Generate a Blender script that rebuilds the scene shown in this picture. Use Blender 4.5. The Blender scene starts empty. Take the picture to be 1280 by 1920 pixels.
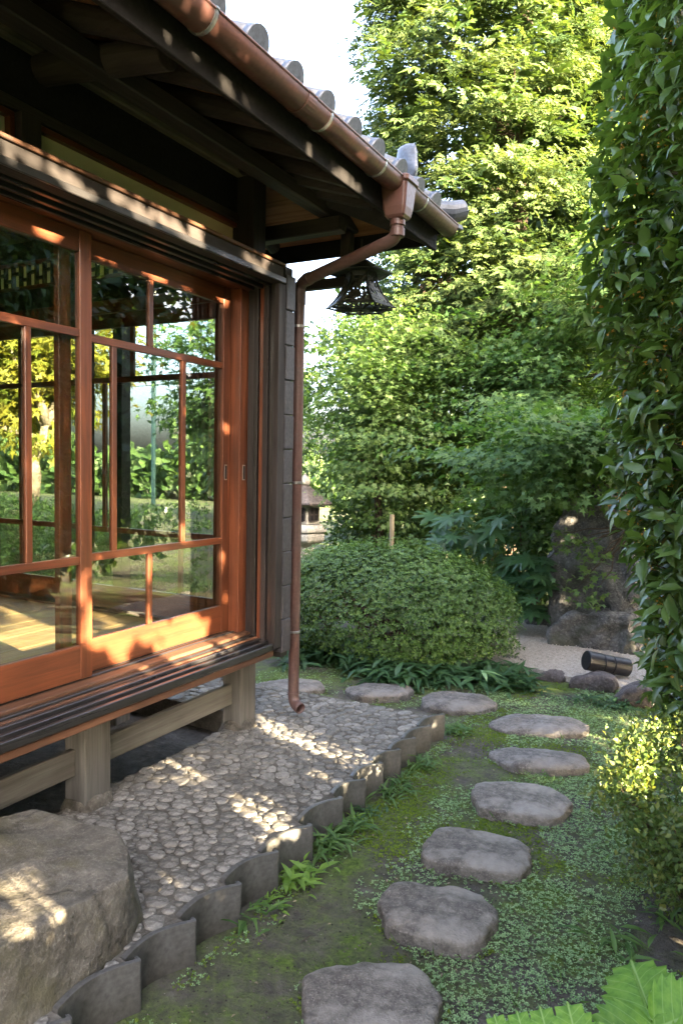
import bpy, bmesh, math, random
import numpy as np
from mathutils import Vector, Matrix, noise

# ------------------------------------------------------------------ camera, sky, sun, exposure
SC = bpy.context.scene
C = SC.collection
random.seed(7)
RNG = np.random.default_rng(7)
rad = math.radians

cam_d = bpy.data.cameras.new('camera')
cam = bpy.data.objects.new('camera', cam_d)
C.objects.link(cam)
cam_d.sensor_fit = 'HORIZONTAL'
cam_d.sensor_width = 36.0
cam_d.lens = 1386.0 / 1280.0 * 36.0
cam_d.clip_start = 0.05
cam_d.clip_end = 1000
CAM_H = 1.55
CR = Matrix.Rotation(rad(28.0), 3, 'Z') @ Matrix.Rotation(rad(90 - 3.55), 3, 'X') @ Matrix.Rotation(rad(1.1), 3, 'Z')
cam.matrix_world = Matrix.Translation((0, 0, CAM_H)) @ CR.to_4x4()
SC.camera = cam

SUN = Vector((1.0, -0.30, 0.285)).normalized()          # towards the sun: low, from the right of the path
el = math.asin(SUN.z)
az = math.atan2(SUN.x, SUN.y)                            # clockwise from +Y
world = bpy.data.worlds.new('World')
SC.world = world
world.use_nodes = True
wn = world.node_tree
wn.nodes.clear()
sky = wn.nodes.new('ShaderNodeTexSky')
sky.sky_type = 'NISHITA'
sky.sun_disc = False
sky.sun_elevation = el
sky.sun_rotation = az
sky.air_density = 0.6
sky.dust_density = 8.0
sky.ozone_density = 0.0
bg = wn.nodes.new('ShaderNodeBackground')
bg.inputs['Strength'].default_value = 0.15
wo = wn.nodes.new('ShaderNodeOutputWorld')
wn.links.new(sky.outputs[0], bg.inputs[0])
wn.links.new(bg.outputs[0], wo.inputs[0])

sun_d = bpy.data.lights.new('sun', 'SUN')
sun_d.energy = 4.2
sun_d.angle = rad(0.55)
sun_d.color = (1.0, 0.82, 0.55)
sun = bpy.data.objects.new('sun', sun_d)
C.objects.link(sun)
sun.rotation_euler = SUN.to_track_quat('Z', 'Y').to_euler()

SC.view_settings.view_transform = 'Standard'
SC.view_settings.look = 'None'
SC.view_settings.gamma = 1.0
SC.view_settings.exposure = 4.65
SC.view_settings.use_curve_mapping = False
SC.render.engine = 'CYCLES'
SC.cycles.use_denoising = True
SC.cycles.max_bounces = 8
SC.cycles.transparent_max_bounces = 16
SC.cycles.caustics_reflective = False
SC.cycles.caustics_refractive = False
SC.cycles.sample_clamp_indirect = 6.0

# ------------------------------------------------------------------ helpers: measured points, tags, meshes
def ray(u, v):
    return CR @ Vector(((u - 640) / 1386.0, -(v - 960) / 1386.0, -1.0))
O = Vector((0, 0, CAM_H))
def onX(u, v, x):
    d = ray(u, v); return O + d * (x / d.x)
def onY(u, v, y):
    d = ray(u, v); return O + d * (y / d.y)
def onZ(u, v, z):
    d = ray(u, v); return O + d * ((z - CAM_H) / d.z)

def tag(o, label=None, cat=None, group=None, kind=None):
    if label: o['label'] = label
    if cat: o['category'] = cat
    if group: o['group'] = group
    if kind: o['kind'] = kind
    return o
def thing(name, label, cat, loc=(0, 0, 0), group=None):
    o = bpy.data.objects.new(name, None)
    C.objects.link(o)
    o.location = loc
    o.empty_display_size = 0.1
    return tag(o, label, cat, group)
def link(name, me, mat, parent=None, smooth=False):
    o = bpy.data.objects.new(name, me)
    C.objects.link(o)
    if mat is not None:
        if len(me.materials) == 0: me.materials.append(mat)
    if smooth:
        me.polygons.foreach_set('use_smooth', [True] * len(me.polygons))
    if parent is not None:
        o.parent = parent
        o.matrix_parent_inverse = Matrix.Translation(-_wloc(parent))
    return o
def _wloc(p):
    v = Vector(p.location)
    return v

class MB:
    def __init__(s): s.v = []; s.f = []
    def box(s, x0, x1, y0, y1, z0, z1):
        n = len(s.v)
        s.v += [(x0,y0,z0),(x1,y0,z0),(x1,y1,z0),(x0,y1,z0),(x0,y0,z1),(x1,y0,z1),(x1,y1,z1),(x0,y1,z1)]
        s.f += [tuple(n+i for i in q) for q in ((0,3,2,1),(4,5,6,7),(0,1,5,4),(1,2,6,5),(2,3,7,6),(3,0,4,7))]
        return s
    def prism(s, poly, axis, a, b):
        """poly: 2D points; axis: 0,1,2 extrusion axis from a to b"""
        n = len(s.v); k = len(poly)
        for t in (a, b):
            for p in poly:
                q = list(p); q.insert(axis, t); s.v.append(tuple(q))
        s.f.append(tuple(n + i for i in range(k))[::-1]); s.f.append(tuple(n + k + i for i in range(k)))
        for i in range(k):
            j = (i + 1) % k; s.f.append((n+i, n+j, n+k+j, n+k+i))
        return s
    def tube(s, path, r, seg=10, caps=True, arc=None, up=None):
        path = [Vector(p) for p in path]
        rs = r if isinstance(r, (list, tuple)) else [r] * len(path)
        n0 = len(s.v); ref = None
        for i, p in enumerate(path):
            if i == 0: t = path[1] - p
            elif i == len(path) - 1: t = p - path[i-1]
            else: t = (path[i+1] - p).normalized() + (p - path[i-1]).normalized()
            t.normalize()
            if ref is None:
                ref = Vector(up) if up else (Vector((0,0,1)) if abs(t.z) < .9 else Vector((1,0,0)))
            a = (ref - t * ref.dot(t)).normalized(); b = t.cross(a); ref = a
            for k in range(seg):
                g = 2 * math.pi * k / seg
                s.v.append(tuple(p + (a * math.cos(g) + b * math.sin(g)) * rs[i]))
        for i in range(len(path) - 1):
            for k in range(seg):
                k2 = (k + 1) % seg
                s.f.append((n0+i*seg+k, n0+i*seg+k2, n0+(i+1)*seg+k2, n0+(i+1)*seg+k))
        if caps:
            s.f.append(tuple(n0 + k for k in range(seg))[::-1])
            e = n0 + (len(path)-1) * seg
            s.f.append(tuple(e + k for k in range(seg)))
        return s
    def lathe(s, prof, c, seg=16, ang=0.0, sx=1, sy=1):
        n0 = len(s.v); cx, cy, cz = c
        for (r, z) in prof:
            for k in range(seg):
                g = ang + 2*math.pi*k/seg
                s.v.append((cx + r*math.cos(g)*sx, cy + r*math.sin(g)*sy, cz + z))
        for i in range(len(prof)-1):
            for k in range(seg):
                k2 = (k+1) % seg
                s.f.append((n0+i*seg+k, n0+i*seg+k2, n0+(i+1)*seg+k2, n0+(i+1)*seg+k))
        s.f.append(tuple(n0+k for k in range(seg))[::-1])
        e = n0+(len(prof)-1)*seg
        s.f.append(tuple(e+k for k in range(seg)))
        return s
    def mesh(s, name='m'):
        me = bpy.data.meshes.new(name); me.from_pydata(s.v, [], s.f); me.update(); return me
    def build(s, name, mat, parent=None, bevel=0.0, smooth=False, seg=1):
        o = link(name, s.mesh(name), mat, parent, smooth)
        if bevel:
            m = o.modifiers.new('bevel', 'BEVEL'); m.width = bevel; m.segments = seg; m.limit_method = 'ANGLE'; m.angle_limit = rad(40)
        return o
def box(name, mat, parent, x0, x1, y0, y1, z0, z1, bevel=0.002):
    return MB().box(min(x0,x1), max(x0,x1), min(y0,y1), max(y0,y1), min(z0,z1), max(z0,z1)).build(name, mat, parent, bevel)

# ------------------------------------------------------------------ materials
def new_mat(name):
    m = bpy.data.materials.new(name); m.use_nodes = True
    nt = m.node_tree; nt.nodes.clear()
    out = nt.nodes.new('ShaderNodeOutputMaterial')
    return m, nt, out
def N(nt, typ, **kw):
    n = nt.nodes.new(typ)
    for k, v in kw.items(): setattr(n, k, v)
    return n
def noise_tex(nt, coord, scale, detail=4, rough=.55, mapping=None, dist=0.0):
    t = N(nt, 'ShaderNodeTexNoise'); t.inputs['Scale'].default_value = scale
    t.inputs['Detail'].default_value = detail; t.inputs['Roughness'].default_value = rough
    t.inputs['Distortion'].default_value = dist
    if mapping is not None:
        mp = N(nt, 'ShaderNodeMapping'); mp.inputs['Scale'].default_value = mapping
        nt.links.new(coord, mp.inputs[0]); nt.links.new(mp.outputs[0], t.inputs['Vector'])
    else: nt.links.new(coord, t.inputs['Vector'])
    return t
def ramp(nt, fac, stops):
    r = N(nt, 'ShaderNodeValToRGB')
    while len(r.color_ramp.elements) < len(stops): r.color_ramp.elements.new(0.5)
    for e, (p, c) in zip(r.color_ramp.elements, stops):
        e.position = p; e.color = (c[0], c[1], c[2], 1) if not isinstance(c, (int, float)) else (c, c, c, 1)
    nt.links.new(fac, r.inputs[0]); return r
def mixc(nt, fac, a, b, mode='MIX'):
    m = N(nt, 'ShaderNodeMix', data_type='RGBA', blend_type=mode)
    for sock, v in ((m.inputs[0], fac), (m.inputs[6], a), (m.inputs[7], b)):
        if isinstance(v, (int, float)): sock.default_value = v
        elif isinstance(v, tuple): sock.default_value = (v[0], v[1], v[2], 1)
        else: nt.links.new(v, sock)
    return m.outputs[2]
def bump(nt, h, strength, dist=0.01, prev=None):
    b = N(nt, 'ShaderNodeBump'); b.inputs['Strength'].default_value = strength; b.inputs['Distance'].default_value = dist
    nt.links.new(h, b.inputs['Height'])
    if prev is not None: nt.links.new(prev, b.inputs['Normal'])
    return b.outputs[0]
def principled(nt, out, col, rough=.6, spec=.5, metal=0.0, normal=None, coat=0.0):
    p = N(nt, 'ShaderNodeBsdfPrincipled')
    if isinstance(col, tuple): p.inputs['Base Color'].default_value = (col[0], col[1], col[2], 1)
    else: nt.links.new(col, p.inputs['Base Color'])
    if isinstance(rough, (int, float)): p.inputs['Roughness'].default_value = rough
    else: nt.links.new(rough, p.inputs['Roughness'])
    p.inputs['Specular IOR Level'].default_value = spec
    p.inputs['Metallic'].default_value = metal
    p.inputs['Coat Weight'].default_value = coat
    if normal is not None: nt.links.new(normal, p.inputs['Normal'])
    nt.links.new(p.outputs[0], out.inputs[0])
    return p
def wood(name, light, dark, axis, rough=.5, spec=.4, grain=1.0, wear=None, coat=0.0):
    m, nt, out = new_mat(name)
    tc = N(nt, 'ShaderNodeTexCoord'); co = tc.outputs['Object']
    oi = N(nt, 'ShaderNodeObjectInfo')
    sc = [30, 30, 30]; sc[axis] = 1.3
    off = N(nt, 'ShaderNodeVectorMath', operation='ADD')
    nt.links.new(co, off.inputs[0])
    cm = N(nt, 'ShaderNodeCombineXYZ')
    mu = N(nt, 'ShaderNodeMath', operation='MULTIPLY'); mu.inputs[1].default_value = 9.0
    nt.links.new(oi.outputs['Random'], mu.inputs[0])
    for i in range(3): nt.links.new(mu.outputs[0], cm.inputs[i])
    nt.links.new(cm.outputs[0], off.inputs[1])
    g = noise_tex(nt, off.outputs[0], grain, 5, .65, mapping=tuple(sc), dist=.6)
    sc2 = [140, 140, 140]; sc2[axis] = 5
    f = noise_tex(nt, off.outputs[0], grain, 3, .6, mapping=tuple(sc2))
    big = noise_tex(nt, off.outputs[0], 2.2, 2, .5)
    c = ramp(nt, g.outputs[0], [(.28, dark), (.5, tuple((a+b)/2 for a, b in zip(light, dark))), (.72, light)]).outputs[0]
    c = mixc(nt, .35, c, f.outputs['Color'], 'OVERLAY') if False else c
    v = ramp(nt, big.outputs[0], [(.3, .58), (.7, 1.2)]).outputs[0]
    c = mixc(nt, 1.0, c, v, 'MULTIPLY')
    fr = ramp(nt, f.outputs[0], [(.3, .78), (.6, 1.05)]).outputs[0]
    c = mixc(nt, .7, c, fr, 'MULTIPLY')
    if wear:
        wv = noise_tex(nt, co, 6, 5, .7)
        wf = ramp(nt, wv.outputs[0], [(.56, 0.0), (.72, .75)]).outputs[0]
        c = mixc(nt, wf, c, wear)
    rr = ramp(nt, g.outputs[0], [(.3, rough + .12), (.7, rough - .06)]).outputs[0]
    nrm = bump(nt, f.outputs[0], .25, .002)
    nrm = bump(nt, g.outputs[0], .25, .003, nrm)
    principled(nt, out, c, rr, spec, normal=nrm, coat=coat)
    return m
def plain(name, col, rough=.5, spec=.5, metal=0.0, var=.25, scale=6, bmp=.1, col2=None, fine=60):
    m, nt, out = new_mat(name)
    tc = N(nt, 'ShaderNodeTexCoord'); co = tc.outputs['Object']
    a = noise_tex(nt, co, scale, 5, .6); b = noise_tex(nt, co, fine, 3, .6)
    c2 = col2 or tuple(x * (1 - var) for x in col)
    c = ramp(nt, a.outputs[0], [(.3, c2), (.7, col)]).outputs[0]
    fr = ramp(nt, b.outputs[0], [(.3, 1 - var * .6), (.7, 1 + var * .4)]).outputs[0]
    c = mixc(nt, 1.0, c, fr, 'MULTIPLY')
    rr = ramp(nt, b.outputs[0], [(.3, min(1, rough + .12)), (.7, max(.05, rough - .08))]).outputs[0]
    principled(nt, out, c, rr, spec, metal, bump(nt, b.outputs[0], bmp, .003))
    return m
def stone(name, base, dark, spots, scale=8, rough=.75, spec=.35, moss=None, speck=90, bmp=.5, dust=None, vary=.10, cracks=None):
    m, nt, out = new_mat(name)
    tc = N(nt, 'ShaderNodeTexCoord'); co = tc.outputs['Object']
    oi = N(nt, 'ShaderNodeObjectInfo')
    a = noise_tex(nt, co, scale, 6, .65); b = noise_tex(nt, co, speck, 4, .7); d = noise_tex(nt, co, scale * 4.5, 5, .7)
    c = ramp(nt, a.outputs[0], [(.28, dark), (.62, base)]).outputs[0]
    sf = ramp(nt, b.outputs[0], [(.52, 0.0), (.66, .8)]).outputs[0]
    c = mixc(nt, sf, c, spots)
    df = ramp(nt, d.outputs[0], [(.35, .62), (.65, 1.15)]).outputs[0]
    c = mixc(nt, 1.0, c, df, 'MULTIPLY')
    geo = N(nt, 'ShaderNodeNewGeometry')
    sep = N(nt, 'ShaderNodeSeparateXYZ'); nt.links.new(geo.outputs['Normal'], sep.inputs[0])
    if dust:
        # worn, dusty tread on faces that look up
        ad = N(nt, 'ShaderNodeMath', operation='MULTIPLY'); nt.links.new(sep.outputs[2], ad.inputs[0])
        dd = noise_tex(nt, co, 5.0, 3, .6); rd = ramp(nt, dd.outputs[0], [(.46, 0.0), (.66, .8)])
        nt.links.new(rd.outputs[0], ad.inputs[1])
        c = mixc(nt, ad.outputs[0], c, dust)
    if moss:
        mn = noise_tex(nt, co, 3.0, 6, .7); mr = ramp(nt, mn.outputs[0], [(.5, 0.0), (.64, .85)])
        c = mixc(nt, mr.outputs[0], c, moss)
    hv = N(nt, 'ShaderNodeHueSaturation')
    vv = N(nt, 'ShaderNodeMapRange'); vv.inputs[3].default_value = 1 - vary; vv.inputs[4].default_value = 1 + vary
    isl = N(nt, 'ShaderNodeMath', operation='ADD'); nt.links.new(geo.outputs['Random Per Island'], isl.inputs[0]); nt.links.new(oi.outputs['Random'], isl.inputs[1])
    isf = N(nt, 'ShaderNodeMath', operation='FRACT'); nt.links.new(isl.outputs[0], isf.inputs[0])
    nt.links.new(isf.outputs[0], vv.inputs[0]); nt.links.new(vv.outputs[0], hv.inputs['Value'])
    nt.links.new(c, hv.inputs['Color'])
    nrm = bump(nt, d.outputs[0], bmp, .012)
    nrm = bump(nt, b.outputs[0], bmp, .004, nrm)
    col = hv.outputs[0]
    if cracks:
        wv = noise_tex(nt, co, 3.0, 4, .6)
        wm = mixc(nt, .22, co, wv.outputs['Color'], 'LINEAR_LIGHT')
        vo = N(nt, 'ShaderNodeTexVoronoi', feature='DISTANCE_TO_EDGE'); vo.inputs['Scale'].default_value = cracks; nt.links.new(wm, vo.inputs['Vector'])
        cr = ramp(nt, vo.outputs['Distance'], [(.0, .55), (.022, 1.0)]).outputs[0]
        col = mixc(nt, 1.0, col, cr, 'MULTIPLY'); nrm = bump(nt, cr, .35, .012, nrm)
    principled(nt, out, col, rough, spec, normal=nrm)
    return m
def leaf_mat(name, c1, c2, trans=.35, tcol=None, rough=.45, spec=.4, c3=None):
    m, nt, out = new_mat(name)
    geo = N(nt, 'ShaderNodeNewGeometry'); oi = N(nt, 'ShaderNodeObjectInfo')
    ad = N(nt, 'ShaderNodeMath', operation='ADD'); nt.links.new(geo.outputs['Random Per Island'], ad.inputs[0]); nt.links.new(oi.outputs['Random'], ad.inputs[1])
    fr = N(nt, 'ShaderNodeMath', operation='FRACT'); nt.links.new(ad.outputs[0], fr.inputs[0])
    tc = N(nt, 'ShaderNodeTexCoord')
    big = noise_tex(nt, tc.outputs['Object'], 1.4, 3, .6)
    mx = N(nt, 'ShaderNodeMath', operation='MULTIPLY_ADD'); nt.links.new(big.outputs[0], mx.inputs[0]); mx.inputs[1].default_value = .9
    sb = N(nt, 'ShaderNodeMath', operation='MULTIPLY'); nt.links.new(fr.outputs[0], sb.inputs[0]); sb.inputs[1].default_value = .6
    nt.links.new(sb.outputs[0], mx.inputs[2])
    stops = [(.35, c1), (.95, c2)] if c3 is None else [(.3, c1), (.8, c2), (1.0, c3)]
    c = ramp(nt, mx.outputs[0], stops).outputs[0]
    p = N(nt, 'ShaderNodeBsdfPrincipled'); nt.links.new(c, p.inputs['Base Color'])
    p.inputs['Roughness'].default_value = rough; p.inputs['Specular IOR Level'].default_value = spec
    t = N(nt, 'ShaderNodeBsdfTranslucent')
    tcl = mixc(nt, 1.0, c, tcol or (1.7, 1.6, .7), 'MULTIPLY'); nt.links.new(tcl, t.inputs[0])
    ms = N(nt, 'ShaderNodeMixShader'); ms.inputs[0].default_value = trans
    nt.links.new(p.outputs[0], ms.inputs[1]); nt.links.new(t.outputs[0], ms.inputs[2]); nt.links.new(ms.outputs[0], out.inputs[0])
    return m
def glass_mat():
    m, nt, out = new_mat('window_glass')
    lw = N(nt, 'ShaderNodeLayerWeight'); lw.inputs[0].default_value = .5
    pw = N(nt, 'ShaderNodeMath', operation='POWER'); nt.links.new(lw.outputs['Facing'], pw.inputs[0]); pw.inputs[1].default_value = 4.2
    ma = N(nt, 'ShaderNodeMath', operation='MULTIPLY_ADD'); nt.links.new(pw.outputs[0], ma.inputs[0]); ma.inputs[1].default_value = .94; ma.inputs[2].default_value = .10
    ma.use_clamp = True
    tr = N(nt, 'ShaderNodeBsdfTransparent'); tr.inputs[0].default_value = (.82, .85, .83, 1)
    gl = N(nt, 'ShaderNodeBsdfGlossy'); gl.inputs['Roughness'].default_value = 0.0
    tc = N(nt, 'ShaderNodeTexCoord'); nz = noise_tex(nt, tc.outputs['Object'], 3.5, 1, .4)
    nt.links.new(bump(nt, nz.outputs[0], .05, .02), gl.inputs['Normal'])
    ms = N(nt, 'ShaderNodeMixShader'); nt.links.new(ma.outputs[0], ms.inputs[0]); nt.links.new(tr.outputs[0], ms.inputs[1]); nt.links.new(gl.outputs[0], ms.inputs[2])
    nt.links.new(ms.outputs[0], out.inputs[0])
    return m
def paper_mat(thru=.85):
    m, nt, out = new_mat('shoji_paper')
    d = N(nt, 'ShaderNodeBsdfDiffuse'); d.inputs[0].default_value = (.80, .75, .60, 1)
    t = N(nt, 'ShaderNodeBsdfTranslucent'); t.inputs[0].default_value = (.90, .85, .66, 1)
    ms = N(nt, 'ShaderNodeMixShader'); ms.inputs[0].default_value = thru
    nt.links.new(d.outputs[0], ms.inputs[1]); nt.links.new(t.outputs[0], ms.inputs[2]); nt.links.new(ms.outputs[0], out.inputs[0])
    return m

M = {}
RED_L, RED_D = (.20, .060, .024), (.066, .019, .008)
for i, ax in enumerate('xyz'):
    M['red' + ax] = wood('varnished_cedar_' + ax, RED_L, RED_D, i, .36, .5, coat=.15)
    M['dark' + ax] = wood('dark_stained_wood_' + ax, (.020, .016, .014), (.009, .007, .006), i, .42, .45)
    M['old' + ax] = wood('weathered_grey_wood_' + ax, (.195, .185, .165), (.09, .085, .075), i, .8, .15)
    M['floor' + ax] = wood('floor_wood_' + ax, (.52, .34, .17), (.36, .22, .10), i, .38, .4)
    M['soffit' + ax] = wood('soffit_wood_' + ax, (.42, .20, .105), (.22, .10, .055), i, .65, .25)
    M['beam' + ax] = wood('beam_wood_' + ax, (.042, .033, .030), (.020, .016, .014), i, .6, .3)
M['sillwood'] = wood('worn_sill_wood', (.16, .075, .04), (.06, .028, .016), 1, .55, .3, wear=(.05, .045, .04))
M['track'] = wood('black_track_wood', (.030, .028, .028), (.012, .011, .011), 1, .30, .5)
M['trackz'] = wood('black_jamb_wood', (.040, .034, .030), (.014, .012, .012), 2, .32, .5)
M['fascia'] = plain('black_fascia', (.012, .0105, .010), .8, .2, var=.3)
M['plaster'] = plain('dark_plaster', (.016, .015, .017), .9, .1, var=.3)
M['glass'] = glass_mat()
M['paper'] = paper_mat(); M['paper_front'] = paper_mat(.15)
M['pvc'] = plain('brown_pvc', (.115, .046, .034), .36, .45, var=.28, scale=4, bmp=.05, col2=(.095, .052, .043))
M['pvc2'] = plain('brown_pvc_pipe', (.100, .044, .035), .42, .45, var=.3, scale=5, bmp=.05, col2=(.108, .070, .060))
M['steel'] = plain('galvanised_wire', (.42, .42, .40), .35, .5, .8)
M['tile'] = plain('smoked_roof_tile', (.115, .130, .160), .40, .5, .1, var=.5, scale=7, bmp=.15)
M['edging'] = plain('smoked_edging_tile', (.105, .103, .100), .40, .5, .1, var=.5, scale=5, bmp=.2, col2=(.045, .041, .033))
M['clad'] = plain('dark_cladding_tile', (.050, .046, .052), .5, .4, var=.35, scale=7, bmp=.15)
M['bronze'] = plain('dark_bronze', (.050, .056, .048), .45, .4, .6, var=.4, scale=15)
M['bronze2'] = plain('bronze_openwork', (.085, .080, .062), .5, .4, .4, var=.4, scale=15)
M['crumb'] = stone('soil_crumb', (.10, .088, .072), (.035, .03, .025), (.16, .145, .12), 20, .95, .1, vary=.6)
M['black'] = plain('black_anodised', (.016, .017, .022), .38, .4, .2, var=.2)
M['granite'] = stone('stepping_granite', (.205, .185, .165), (.10, .09, .08), (.28, .258, .235), 10, .88, .15, speck=140, bmp=.9, dust=(.25, .23, .205))
M['granite2'] = stone('stepping_basalt', (.20, .178, .152), (.078, .068, .058), (.275, .248, .217), 9, .78, .25, speck=130, bmp=.9, dust=(.28, .255, .222))
M['pebble'] = stone('mortared_pebble', (.205, .190, .165), (.105, .097, .083), (.29, .272, .24), 9, .75, .25, speck=110, bmp=.6, vary=.30)
M['mortar'] = stone('pebble_mortar', (.135, .122, .102), (.075, .068, .056), (.18, .165, .14), 5, .95, .1, speck=160, bmp=.5)
M['boulder'] = stone('step_boulder_stone', (.148, .133, .108), (.068, .060, .047), (.205, .188, .16), 5, .8, .25, moss=(.085, .078, .045), speck=95, bmp=1.0, cracks=1.1)
M['rock'] = stone('garden_rock', (.165, .160, .153), (.042, .041, .041), (.26, .255, .245), 8, .8, .25, moss=(.055, .060, .045), speck=60, bmp=1.0, cracks=3.5)
M['rock2'] = stone('border_rock', (.14, .115, .11), (.06, .052, .05), (.20, .18, .16), 5, .85, .2, speck=80, bmp=.7)
M['gravel'] = stone('pale_gravel', (.46, .41, .35), (.26, .23, .195), (.55, .5, .44), 30, .9, .2, speck=150, bmp=.3)
M['lantern_stone'] = stone('lantern_granite', (.40, .38, .33), (.24, .22, .19), (.48, .46, .41), 6, .9, .2, speck=90)
M['bark'] = stone('tree_bark', (.095, .070, .050), (.040, .030, .022), (.13, .10, .075), 9, .9, .1, speck=50, bmp=.9)
M['palebark'] = stone('pale_tree_bark', (.26, .21, .155), (.13, .105, .08), (.33, .28, .21), 5, .85, .1, speck=40, bmp=.7)
M['twig'] = plain('twig', (.075, .052, .036), .8, .2)
M['bamboo'] = wood('dry_bamboo', (.34, .28, .18), (.22, .17, .10), 2, .5, .3)
M['green_paint'] = plain('green_painted_steel', (.10, .21, .18), .5, .5)
M['white'] = plain('white_card', (.72, .74, .74), .6, .3, var=.05)
M['black_ink'] = plain('black_ink', (.03, .03, .03), .6, .3)

# foliage
M['cypress'] = leaf_mat('cypress_foliage', (.040, .082, .026), (.092, .128, .040), .30, (1.5, 1.4, .6), .6, .2)
M['cypress_shaded'] = leaf_mat('cypress_shaded_foliage', (.030, .065, .022), (.070, .110, .030), .25, None, .6, .2)  # darker copy for inner and lower sprays: shade put into the colour
M['maple'] = leaf_mat('maple_foliage', (.045, .100, .026), (.098, .150, .042), .45, (1.4, 1.5, .7), .5, .3)
M['maple_deep'] = leaf_mat('maple_deep_foliage', (.034, .085, .024), (.085, .148, .040), .40, (1.4, 1.5, .7), .5, .3)
M['maple_gold'] = leaf_mat('maple_gold_foliage', (.10, .14, .02), (.24, .22, .03), .5, (1.4, 1.3, .6), .5, .3)
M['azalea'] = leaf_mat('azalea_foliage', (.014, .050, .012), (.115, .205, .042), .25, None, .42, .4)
M['osmanthus'] = leaf_mat('osmanthus_foliage', (.032, .078, .018), (.095, .155, .036), .24, (1.8, 1.7, .6), .34, .42)
M['osmanthus_new'] = leaf_mat('osmanthus_light_foliage', (.05, .11, .03), (.085, .15, .04), .3, (1.6, 1.6, .6), .32, .5)
M['flower'] = leaf_mat('osmanthus_flower', (.55, .24, .04), (.65, .34, .07), .3, (1.2, 1.1, .8), .6, .2)
M['camellia'] = leaf_mat('camellia_foliage', (.022, .055, .018), (.05, .10, .03), .22, None, .35, .5)
M['boxwood'] = leaf_mat('boxwood_foliage', (.045, .090, .020), (.105, .160, .042), .35, (1.5, 1.4, .6), .4, .4, c3=(.17, .19, .05))
M['fatsia'] = leaf_mat('fatsia_foliage', (.030, .080, .035), (.060, .125, .050), .25, None, .35, .45)
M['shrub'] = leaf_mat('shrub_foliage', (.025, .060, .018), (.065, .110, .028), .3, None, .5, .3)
M['sasa'] = leaf_mat('bamboo_grass_foliage', (.022, .062, .026), (.050, .110, .040), .28, None, .42, .4)
M['weed'] = leaf_mat('weed_foliage', (.045, .105, .028), (.095, .170, .045), .35, None, .5, .3)
M['weed_light'] = leaf_mat('fern_foliage', (.10, .20, .035), (.16, .27, .05), .4, None, .5, .3)
M['creeper'] = leaf_mat('creeper_foliage', (.145, .25, .105), (.27, .39, .18), .25, (1.2, 1.4, .8), .6, .25)
M['moss'] = leaf_mat('moss_foliage', (.07, .12, .015), (.15, .21, .028), .2, None, .9, .05)
M['mahonia'] = leaf_mat('mahonia_foliage', (.14, .26, .055), (.18, .31, .075), .35, (1.3, 1.3, .6), .35, .5)
M['rust'] = leaf_mat('withered_foliage', (.22, .075, .02), (.30, .12, .03), .3, (1.2, 1.0, .6), .7, .1)

# ------------------------------------------------------------------ vectorised leaf scattering
def unit(a):
    return a / np.maximum(np.linalg.norm(a, axis=-1, keepdims=True), 1e-9)
def scatter(name, tmpl, pos, d, nrm, scale, mat, parent=None, kind=None, smooth=False, widths=None):
    """one mesh holding a copy of the template (verts, faces) at each position; y = length, z = normal"""
    tv, tf = np.array(tmpl[0], float), tmpl[1]
    n = len(pos)
    d = unit(d); x = unit(np.cross(d, nrm)); z = np.cross(x, d)
    s = np.broadcast_to(np.asarray(scale, float), (n,))[:, None, None]
    w = 1.0 if widths is None else widths[:, None, None]
    v = (tv[None, :, 0:1] * x[:, None, :] * w + tv[None, :, 1:2] * d[:, None, :] + tv[None, :, 2:3] * z[:, None, :]) * s + pos[:, None, :]
    nv = len(tv)
    lt = np.array([len(f) for f in tf]); li = np.concatenate([np.array(f) for f in tf])
    loops = (li[None, :] + (np.arange(n) * nv)[:, None]).ravel()
    tot = np.tile(lt, n); start = np.concatenate([[0], np.cumsum(tot)[:-1]])
    me = bpy.data.meshes.new(name)
    me.vertices.add(n * nv); me.vertices.foreach_set('co', v.astype(np.float32).ravel())
    me.loops.add(len(loops)); me.loops.foreach_set('vertex_index', loops.astype(np.int32))
    me.polygons.add(len(tot)); me.polygons.foreach_set('loop_start', start.astype(np.int32)); me.polygons.foreach_set('loop_total', tot.astype(np.int32))
    me.update(calc_edges=True)
    o = link(name, me, mat, parent, smooth)
    if kind: o['kind'] = kind
    return o
def t_blade(rows=4, w=.25, curl=.25, fold=.12, tip=.0, shape=1.0):
    """folded lance-shaped leaf of length 1"""
    v, f = [], []
    for i in range(rows + 1):
        t = i / rows
        ww = w * (math.sin(math.pi * min(1, t ** shape * .97 + .03)) ** .85) if 0 < i < rows else w * .04
        zz = -curl * t * t
        v += [(-ww, t, zz + fold * ww * 2), (0, t, zz), (ww, t, zz + fold * ww * 2)]
    for i in range(rows):
        a = 3 * i
        f += [(a, a+1, a+4, a+3), (a+1, a+2, a+5, a+4)]
    return v, f
def t_diamond(w=.3, fold=.1):
    return [(0, 0, 0), (w, .5, fold), (0, 1, -.08), (-w, .5, fold)], [(0, 1, 2), (0, 2, 3)]
def t_maple(lobes=7, depth=.42):
    v = [(0, .12, 0)]; f = []
    for k in range(lobes):
        g = (k / (lobes - 1) - .5) * rad(250)
        L = .52 + .42 * math.cos(g * .62) ** 2
        for (dg, q) in ((-.5, depth), (0, 1.0)):
            gg = g + dg * rad(250) / (lobes - 1)
            r = L * q
            v.append((math.sin(gg) * r, .12 + math.cos(gg) * r, -.12 * r * r))
    v.append((math.sin(rad(140)) * .2, .12 + math.cos(rad(140)) * .2, 0))
    for i in range(1, len(v) - 1): f.append((0, i + 1, i))
    return v, f
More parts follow.
